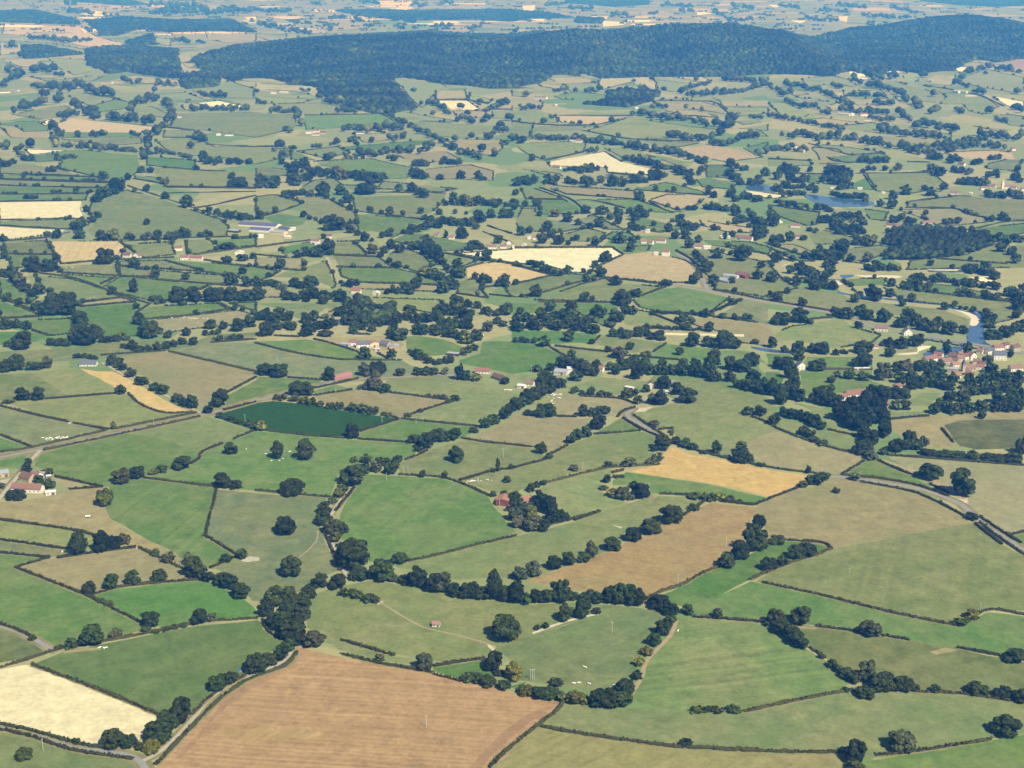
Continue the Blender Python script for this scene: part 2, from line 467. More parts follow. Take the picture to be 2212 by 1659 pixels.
rough C4 0,1300 250,1200 390,1185 550,1105 800,1140 1100,1200 1400,1280 1600,1400 1790,1490 1450,1570 900,1680 D3 950,250 780,190 540,180 530,100 C3 2110,1440 2100,1360
past:s70 D3 970,240 1870,70 2050,200 2240,300 2240,640 1970,630 1850,720 1740,720 1360,650 850,525 470,450 550,400 720,320
lush D2 1985,580 D3 0,476 215,356 400,290 520,220 640,190 790,195 900,215 960,240 850,280 700,330 530,390 430,440 240,540 60,600 0,610
green D3 -30,630 60,600 260,530 440,450 850,530 1360,655 1810,740 1970,650 2240,680 2240,900 2080,940 1790,890 1400,820 1260,790 870,735 540,710 70,680
olive D3 560,720 870,740 1260,800 1800,890 2080,950 2240,980 2240,1230 1850,1170 1640,1160 1500,1160 1330,1060 1090,1060 940,960 820,860
mown:s12 D3 -60,690 540,720 800,890 920,960 1050,1060 1090,1110 900,1180 600,1250 390,1300 -100,1290 D2 1870,1210 1910,1130 1960,1000 2180,690
past D2 1130,830 1650,670 1700,600 2100,640 2140,690 2060,740 1950,900 1900,1060 1870,1080 1800,1100 1650,1160 1400,1130 1160,1090 1100,960 1000,890
past D2 60,470 200,440 470,490 800,560 1200,600 1500,590 1700,600 1650,670 1130,830 1000,900 930,950 690,980 340,920 200,890 0,890 D1 2080,790 1990,750 1990,640 2050,530 2150,490
lime D1 2000,750 D2 0,840 340,935 600,970 590,1000 240,960 0,900 D1 2070,830
lush D2 590,1010 930,960 960,990 1060,1050 790,1090 620,1040
lush D2 1090,1130 1200,1100 1160,1160
lime D2 1440,1240 1870,1270 2212,1290 D3 0,1310 400,1310 900,1190 1120,1160 1240,1170 1640,1165 2240,1240 2240,1430 2140,1440 1960,1480 1500,1550 1190,1600 1000,1560 600,1560 0,1530 D2 2212,1530 2080,1510 1300,1390 1380,1310
hay:s40 D2 1290,1390 2080,1515 2212,1530 D3 600,1570 1040,1570 1040,1700 D2 930,1700 1100,1530
green D3 1170,1620 1500,1560 2000,1480 2240,1440 2240,1720 1160,1720
green C2 940,1075 1240,1090 1600,1110 1850,1190 2010,1270 2050,1350 2150,1450 D2 1060,60 1130,130 930,205 430,320 350,340 180,320 100,200 0,180 C2 720,1460 760,1350 850,1200
heath C4 1560,700 1520,650 1640,610 1830,600 2240,600 2240,780 2120,850 1800,860 1660,830
tan C4 1050,600 1400,570 1800,540 2240,530 2240,600 1830,600 1640,610 1520,650 1560,700 1600,780 1590,850 1370,850 1240,770 1060,700
lime C4 1010,540 1380,530 1390,570 1050,590
past C4 1210,440 1330,370 1490,375 1400,480 1220,485
tan C4 1040,925 1300,920 2240,1010 2240,1680 2130,1600 1990,1530 1800,1400 1720,1280 1530,1180 1320,1060 1100,960
green C4 650,1080 830,960 940,955 1200,1060 1400,1180 1560,1240 1500,1260 1200,1160 800,1100
green C4 2090,1610 2240,1580 2240,1700
green C4 340,60 770,60 900,110 900,270 1000,300 880,380 600,370 540,400 310,400 270,200
green C4 -20,30 200,40 200,110 0,120
lush C4 -20,190 100,190 140,240 100,320 -20,330
straw D1 -20,1025 160,990 230,1000 1040,1330 990,1400 900,1475 690,1510 480,1495 -20,1370
dgreen D1 220,985 400,910 700,850 1270,740 1670,700 1830,820 1825,860 1700,960 1590,1060 1370,1160 1290,1270 1240,1320 1050,1325 600,1130
brown:s172 D1 1915,870 2212,940 D2 0,945 600,1040 1100,1170 1420,1230 1380,1290 1270,1390 1150,1500 950,1700 D1 970,1700 1240,1390 1310,1310 1450,1180 1620,1070 1830,1000 1920,930
soil D1 1905,935 1880,960 1800,1010 1640,1090 1500,1180 1420,1260 1340,1380 1270,1450 1130,1600 1170,1600 1300,1460 1400,1330 1500,1230 1640,1140 1800,1060 1930,1000
soil D2 1390,1255 1330,1290 1200,1380 1080,1480 960,1590 880,1690 810,1690 900,1570 1040,1430 1160,1340 1290,1270
weedy D1 1420,1405 1700,1395 2030,1415 2150,1440 2000,1465 1750,1480 1450,1470
lush D1 590,540 760,500 1210,440 1330,440 1450,490 1600,580 1680,660 1670,690 1350,700 1050,745 920,710 760,630
tan D1 110,360 330,300 640,255 880,230 1060,310 1200,380 1210,440 760,490 575,540 460,490
green D1 -20,265 320,295 100,360 450,495 570,540 760,640 920,720 900,770 660,850 430,890 380,880 340,860 230,810 -20,720
olive D1 -20,740 200,830 310,900 200,940 -20,980
past D1 -20,1400 200,1440 480,1530 700,1570 860,1590 900,1660 900,1720 -20,1720
dry D1 -20,180 430,240 440,280 320,295 -20,260
lime D1 -20,50 450,110 620,150 640,255 440,240 -20,175
tan U -5,1085 60,1080 150,1060 222,1053 240,1055 228,1090 235,1120 300,1155 390,1200 395,1225 330,1190 280,1175 205,1152 150,1143 -5,1122
green:s75 U 240,1045 310,1033 468,1055 465,1080 447,1150 470,1165 512,1196 470,1228 400,1218 380,1195 300,1155 237,1120 228,1085
dry U 470,1058 620,1072 708,1072 690,1100 690,1135 700,1165 735,1230 700,1245 660,1270 610,1300 545,1298 500,1245 455,1225 512,1196 447,1155
pale C1 -10,1130 160,1090 130,1130 60,1160 0,1200
pale C4 1640,1290 1720,1270 1725,1350
pale D2 940,850 1000,870 985,900 955,880
pale D2 1235,780 1440,705 1660,655 1665,663 1440,720 1240,792
tan D3 700,735 870,745 860,764 720,752
tan D3 1600,905 1700,878 1790,895 1640,925
pale D1 870,228 902,226 890,245
pale D1 1712,690 1740,695 1725,730
tan D1 380,893 640,878 660,890 420,915
pale D2 240,575 275,580 230,605
pale C3 1080,505 1220,490 1150,530 1070,540
tan C3 1190,1240 1270,1260 1200,1320 1170,1290
pale C3 860,1510 960,1530 940,1543
pale C1 580,625 620,628 600,640
pale D1 1560,315 1620,285 1680,295 1680,315 1600,325
"""
# water, sand and bare banks
WATERS = """
pond B3 2020,95 2120,80 2212,90 B4 60,110 75,150 B3 2212,148 2030,125
pond B4 290,160 560,190 900,230 880,270 700,280 480,265 330,200
river B4 620,865 740,860 720,885 640,890
river B4 1280,1095 1480,1108 1600,1135 1700,1175 1850,1195 1890,1255 1870,1330 1880,1440 1930,1475 1740,1460 1715,1370 1745,1300 1815,1250 1740,1200 1600,1160 1480,1125 1280,1108
river B4 1340,1540 1500,1500 1620,1480 1700,1500 1500,1570 1350,1570
river B4 600,1000 700,1025 1100,1072 1280,1095 1280,1108 1100,1086 700,1042 600,1015
river B4 1380,822 1670,828 1660,842 1400,840
river B4 460,900 620,900 640,930 600,905 470,915
river B3 2060,1480 2212,1500 B4 200,1530 200,1545 B3 2212,1530 2080,1500
sand B4 1600,1160 1740,1190 1825,1240 1800,1300 1740,1295 1755,1240 1690,1195
sand B4 740,865 1130,870 1120,890 900,890
sand B4 1380,815 1670,818 1670,828 1380,822
sand B4 520,930 610,915 640,945 540,950
sand B4 1120,1545 1290,1530 1280,1548 1130,1553
"""
# roads and tracks: kind, width, verge, line
ROADS = """
road 5 15 C1 -20,930 350,858 1070,703 1750,560 2212,435 C2 400,340 700,272 900,250 1150,240 1560,212 1700,215 1890,215
lane 4 6 C1 350,865 270,950 200,1040 120,1130 60,1200 -10,1290
lane 3 4 C1 1740,545 1600,480 1450,400 1300,310 1110,235 960,150 880,110
road 4.5 7 D1 -20,1385 200,1435 500,1522 690,1550 860,1585 930,1640 950,1700
lane 3.2 5 D1 930,1610 1040,1550 1150,1450 1250,1340 1370,1200 1560,1080 1700,1030 1830,970 1895,890
road 4 6 D1 -20,730 150,790 250,840 330,890 310,910
lane 3 4 C2 800,1200 760,1260 680,1370 650,1430
lane 3 4 C2 570,1540 640,1640 D1 2120,120 2160,220 2212,360 D2 20,380 30,430
road 5.5 8 C4 510,1095 600,1095 800,1120 1100,1160 1350,1210 1550,1280 1680,1340 1760,1420 1850,1500 2000,1600 2100,1659 D3 2230,262
road 5 7 C3 1060,500 1000,545 1000,570 1030,600 1120,645 1300,740
road 5 6 C3 1400,255 1380,310 1420,370 1445,420
track 5 0 C4 940,940 1100,990 1300,1080 1430,1140 1540,1190 1700,1290
road 6 9 B3 1430,670 1560,760 1620,830 1650,900 1690,990
road 6 9 B3 1400,955 1700,1000 1950,1050 2212,1100 B4 0,1098 270,1142 540,1192 800,1265 900,1310 1100,1350 1350,1380
road 6 9 B4 1960,1495 2100,1520 2212,1540
lane 5 0 B2 615,710 640,800 690,945
lane 4 0 B1 700,260 720,330 760,360
road 5 7 B1 0,592 380,556 600,505 800,445
road 5 7 B2 0,635 250,585 460,572 800,562
track 1.6 0 D2 245,580 370,660 480,720 560,755 760,800 940,850 1000,880
track 3 0 D2 2170,700 2130,800 1980,960 1950,1060 1880,1180
lane 1.5 0 D2 590,1040 680,1060 780,1090
lane 4 0 B4 560,188 860,238
lane 6 0 B4 940,222 880,272 700,284
track 1.2 0 D1 2060,120 2050,190 1980,260 1930,300
"""
HEDGES = """
D1 0,50 450,115 630,155
D1 0,180 250,215 430,240
D1 -20,262 320,297
D1 320,297 100,360
D1 100,360 450,497 580,550 760,640 915,718
D1 370,298 640,258 880,228
D1 900,232 1060,310 1200,375
D1 585,545 760,490 1000,462 1330,437
D1 0,1010 200,950 400,885 660,840 940,790 1270,720 1670,690
D1 210,990 600,1135 900,1260 1050,1325
D1 -20,1368 200,1418 500,1500 690,1530
D1 -20,1405 200,1455 480,1545 860,1602
D1 -10,722 130,770 230,825
D1 1365,0 1330,155
D1 1330,155 1530,275
D1 1360,365 1530,290
D1 1245,1310 1400,1165 1600,1055
D1 1010,1640 1250,1385 1460,1185 1640,1075 1850,995 1925,910
D1 2090,110 2150,240 2205,380
D1 1700,700 1740,780 1830,830
D2 0,920 240,980 480,1020 590,1040
D2 0,830 60,850 340,930
D2 600,1000 740,975 930,950
D2 600,1052 780,1100
D2 960,1659 1100,1520 1270,1385 1380,1300 1440,1235
D2 1300,1392 1500,1430 1800,1475 2212,1530
D2 430,320 600,285 930,200
D2 950,197 1130,155
D2 1200,125 1670,0
D2 1950,580 2060,520 2212,470 D3 120,400 220,360
D3 430,440 520,400 700,330 860,280 960,240
D3 960,240 930,210 860,195 680,185
D3 520,460 850,530 1240,625 1360,655 1740,730 1810,740
D3 1820,735 1980,635 2240,672
D3 70,680 540,715
D3 870,740 1150,780 1250,798
D3 1290,800 1460,830
D3 1780,880 2050,930
D3 820,880 910,940
D3 400,1295 600,1250 900,1190 1120,1150
D3 1500,1165 1800,1180 2140,1225
D3 0,1525 600,1555 1040,1560
D3 1250,1580 1560,1545 2000,1475
D3 1925,70 2040,160 2230,290
C4 1790,1500 1900,1590 2020,1680
C1 0,485 300,560 595,625
C1 640,635 930,690
C1 0,735 270,840
C1 0,885 280,842 920,697
C1 1000,683 1700,543
C1 380,868 1070,722 1720,578
C1 390,425 900,385 1010,375
C1 1110,380 1230,480 1430,545 1660,540
C1 1460,15 2212,190
C1 1960,370 2212,235
C1 480,1095 860,1180
C1 600,1205 880,1185
C1 1250,1108 1870,1185
C1 1870,1205 1830,1380
C1 1650,985 1720,940 1750,880 1920,810
C1 2020,770 2190,700
C1 1940,520 2212,450
C2 0,1215 640,1275
C2 0,690 400,735 760,765
C2 880,770 1300,800
C2 900,705 1230,600
C2 1100,550 1230,595
C2 1290,575 1480,510 1700,445
C2 1160,370 1440,405 1700,440
C2 1260,597 1900,660
C2 500,395 830,345
C2 510,330 880,250
C2 280,240 570,262
C2 1240,1080 1600,1105 1850,1185 2030,1270
C2 1760,1130 2050,1045 2200,1030
C2 1290,950 1400,910 1480,870
C2 1780,765 2000,800 C3 0,820 180,840
C2 690,1390 800,1250 850,1190
B2 0,1455 300,1530 660,1590 870,1600 1250,1603
B2 500,1420 660,1460 880,1530
B2 1140,1590 1050,1540
C3 340,900 480,825
C3 0,1025 300,945
C3 710,730 1110,700
C3 960,590 1100,675 1280,755
C3 1050,565 1190,660 1310,735
C3 130,1200 330,1140 800,1025 960,1010 1270,990
C3 870,1060 960,1040
C3 1280,1245 1540,1255
C3 1700,1300 2090,1340
C3 2100,1340 2212,1290 C4 250,1195
C3 540,1475 760,1395
C3 1480,1430 1660,1310
C3 1400,810 1700,900 2212,1015 C4 330,1060 540,1083
C3 390,575 560,580
C3 600,400 920,420 1050,460
C3 910,580 960,530 1060,498
C3 2070,575 2212,630
C4 40,660 250,750 530,840 720,890 830,915
C4 520,690 750,740
C3 1270,690 1380,680 1380,740
C4 640,1075 830,960
C4 950,955 1200,1065 1300,1085
C4 1400,1160 1560,1240
C4 650,1082 1000,1118 1300,1175 1560,1265
C4 800,1140 1200,1215 1400,1285 1600,1385 1770,1480
C4 1040,910 1700,960 2212,1000
C4 1500,680 1600,800
C4 1060,600 1390,570
C4 1830,1440 2000,1555 2190,1670
C4 2080,1600 2230,1570
C4 340,170 700,170 900,170
B1 0,440 600,470
B1 0,390 720,375
B1 0,232 750,218
B1 0,90 890,115
B1 0,167 760,160
B1 0,40 940,70
B1 1100,95 1450,210 1800,330 2000,390
B1 1440,110 2212,120
B1 1400,160 2212,145
B1 1680,290 1850,260 2212,180
B1 0,575 380,545 600,495
B1 400,560 530,770
B1 60,685 470,690
B1 520,770 820,745
B1 1000,735 1500,715
B1 1050,590 1220,710
B1 1060,575 1650,545 2212,535
B1 1600,570 1620,690
B1 1690,690 2212,620
B1 510,845 1030,875 1260,895
B1 1000,800 1030,870
B1 1010,785 1750,840 1950,870
B1 1420,740 1750,825
B1 1760,735 2000,775 2212,790
B1 340,850 640,895 900,985 1080,1050 1300,1115
B1 870,945 1000,885
B1 1300,900 1830,945 2212,960
B1 670,1100 1060,1060
B1 680,1140 1170,1095
B1 1590,1050 1820,945
B1 1180,1190 1290,1120
B1 1260,1250 1700,1205 1990,1165
B1 1900,1110 2000,1160
B1 280,1345 430,1390
B1 0,1245 360,1225
B1 0,1070 360,1190
B1 1830,1450 2212,1420
B1 880,1560 1430,1520
B2 0,190 180,175 330,210 410,245
B2 400,250 200,320 60,360
B2 1030,150 1640,160
B2 620,200 750,280
B2 980,330 1440,385
B2 850,580 960,680
B2 670,695 1050,710
B2 700,795 1200,805
B2 900,930 1420,945 1600,960
B2 0,795 420,830
B2 130,880 210,830
B2 0,690 230,710
B2 0,625 470,565
B2 1560,665 1940,735 2212,765
B2 1650,850 1960,760
B2 1960,490 2212,590
B2 2000,440 2212,510
B2 1730,1025 2000,1065
B2 1960,1010 1970,975 2080,960
B2 2020,1035 2212,1055
B2 870,1375 990,1380
B2 160,1390 370,1400
B3 0,630 870,625
B3 870,630 960,690
B3 950,695 720,800
B3 0,770 340,860
B3 60,935 300,880
B3 130,1060 650,910 790,880
B3 820,890 1250,940 1380,950
B3 1110,1050 1330,970
B3 230,1100 900,1105
B3 1200,1190 1700,1210 1740,1180 1990,1080
B3 1210,1200 1500,1310
B3 1700,1220 2120,1275
B3 1100,1320 1640,1340
B3 370,1480 820,1530
B3 330,1490 480,1580
B3 700,1460 760,1390
B3 1220,1530 1330,1460
B3 980,1560 1500,1605
B3 1740,995 2212,1085
B3 1840,600 2212,690
B3 480,170 1060,210
B3 1060,130 1680,180
B3 560,220 700,220 980,290
B3 1180,230 1340,310 1480,320
B3 240,110 500,210 620,300
B3 120,210 440,215
B3 390,500 640,460
B3 770,540 810,500
B3 1420,655 1600,770 1640,890
B4 0,600 280,690 400,750
B4 0,700 220,750
B4 1180,285 1600,290 1720,340 1900,375
B4 1200,235 1480,200 1650,180
B4 1440,460 1720,475 2030,410 2212,400
B4 830,0 920,130
B4 1360,1010 2100,1100
B4 1460,725 2060,770
B4 0,1082 540,1175
B4 350,1250 560,1230
B4 0,260 430,325
A1 0,1500 750,1525 870,1560
A1 500,1455 860,1535
A1 0,1545 960,1575
A1 1270,1430 1690,1470 1950,1480
A1 1150,1545 1400,1590
A1 1410,1615 2212,1630
A1 1410,1190 1650,1190
A1 1780,1250 2212,1270
A1 1450,1105 1690,1130
A2 350,1310 730,1265
A2 420,995 1080,985
A2 0,1265 170,1270
A2 500,1400 820,1370
A2 1550,865 1830,865 1940,910
A2 1950,950 2212,945
A3 0,1050 280,1080 690,1080 980,1020
A3 610,1130 1000,1200 1620,1225
A3 400,1000 1020,1000
A3 1200,875 1650,875 1800,910 1880,1000
A3 1280,985 1790,1020
A3 280,1390 620,1315
A3 800,1310 950,1400
A3 830,1495 1100,1520
A4 380,1275 590,1290 700,1335 1000,1325
A4 510,1355 590,1395 860,1410
A4 0,1375 380,1390
A4 440,1415 720,1410
A4 750,1500 1400,1490
A4 1200,1400 1400,1405
A4 0,1500 480,1505
A4 1340,740 1600,780 1840,830 2040,920
"""
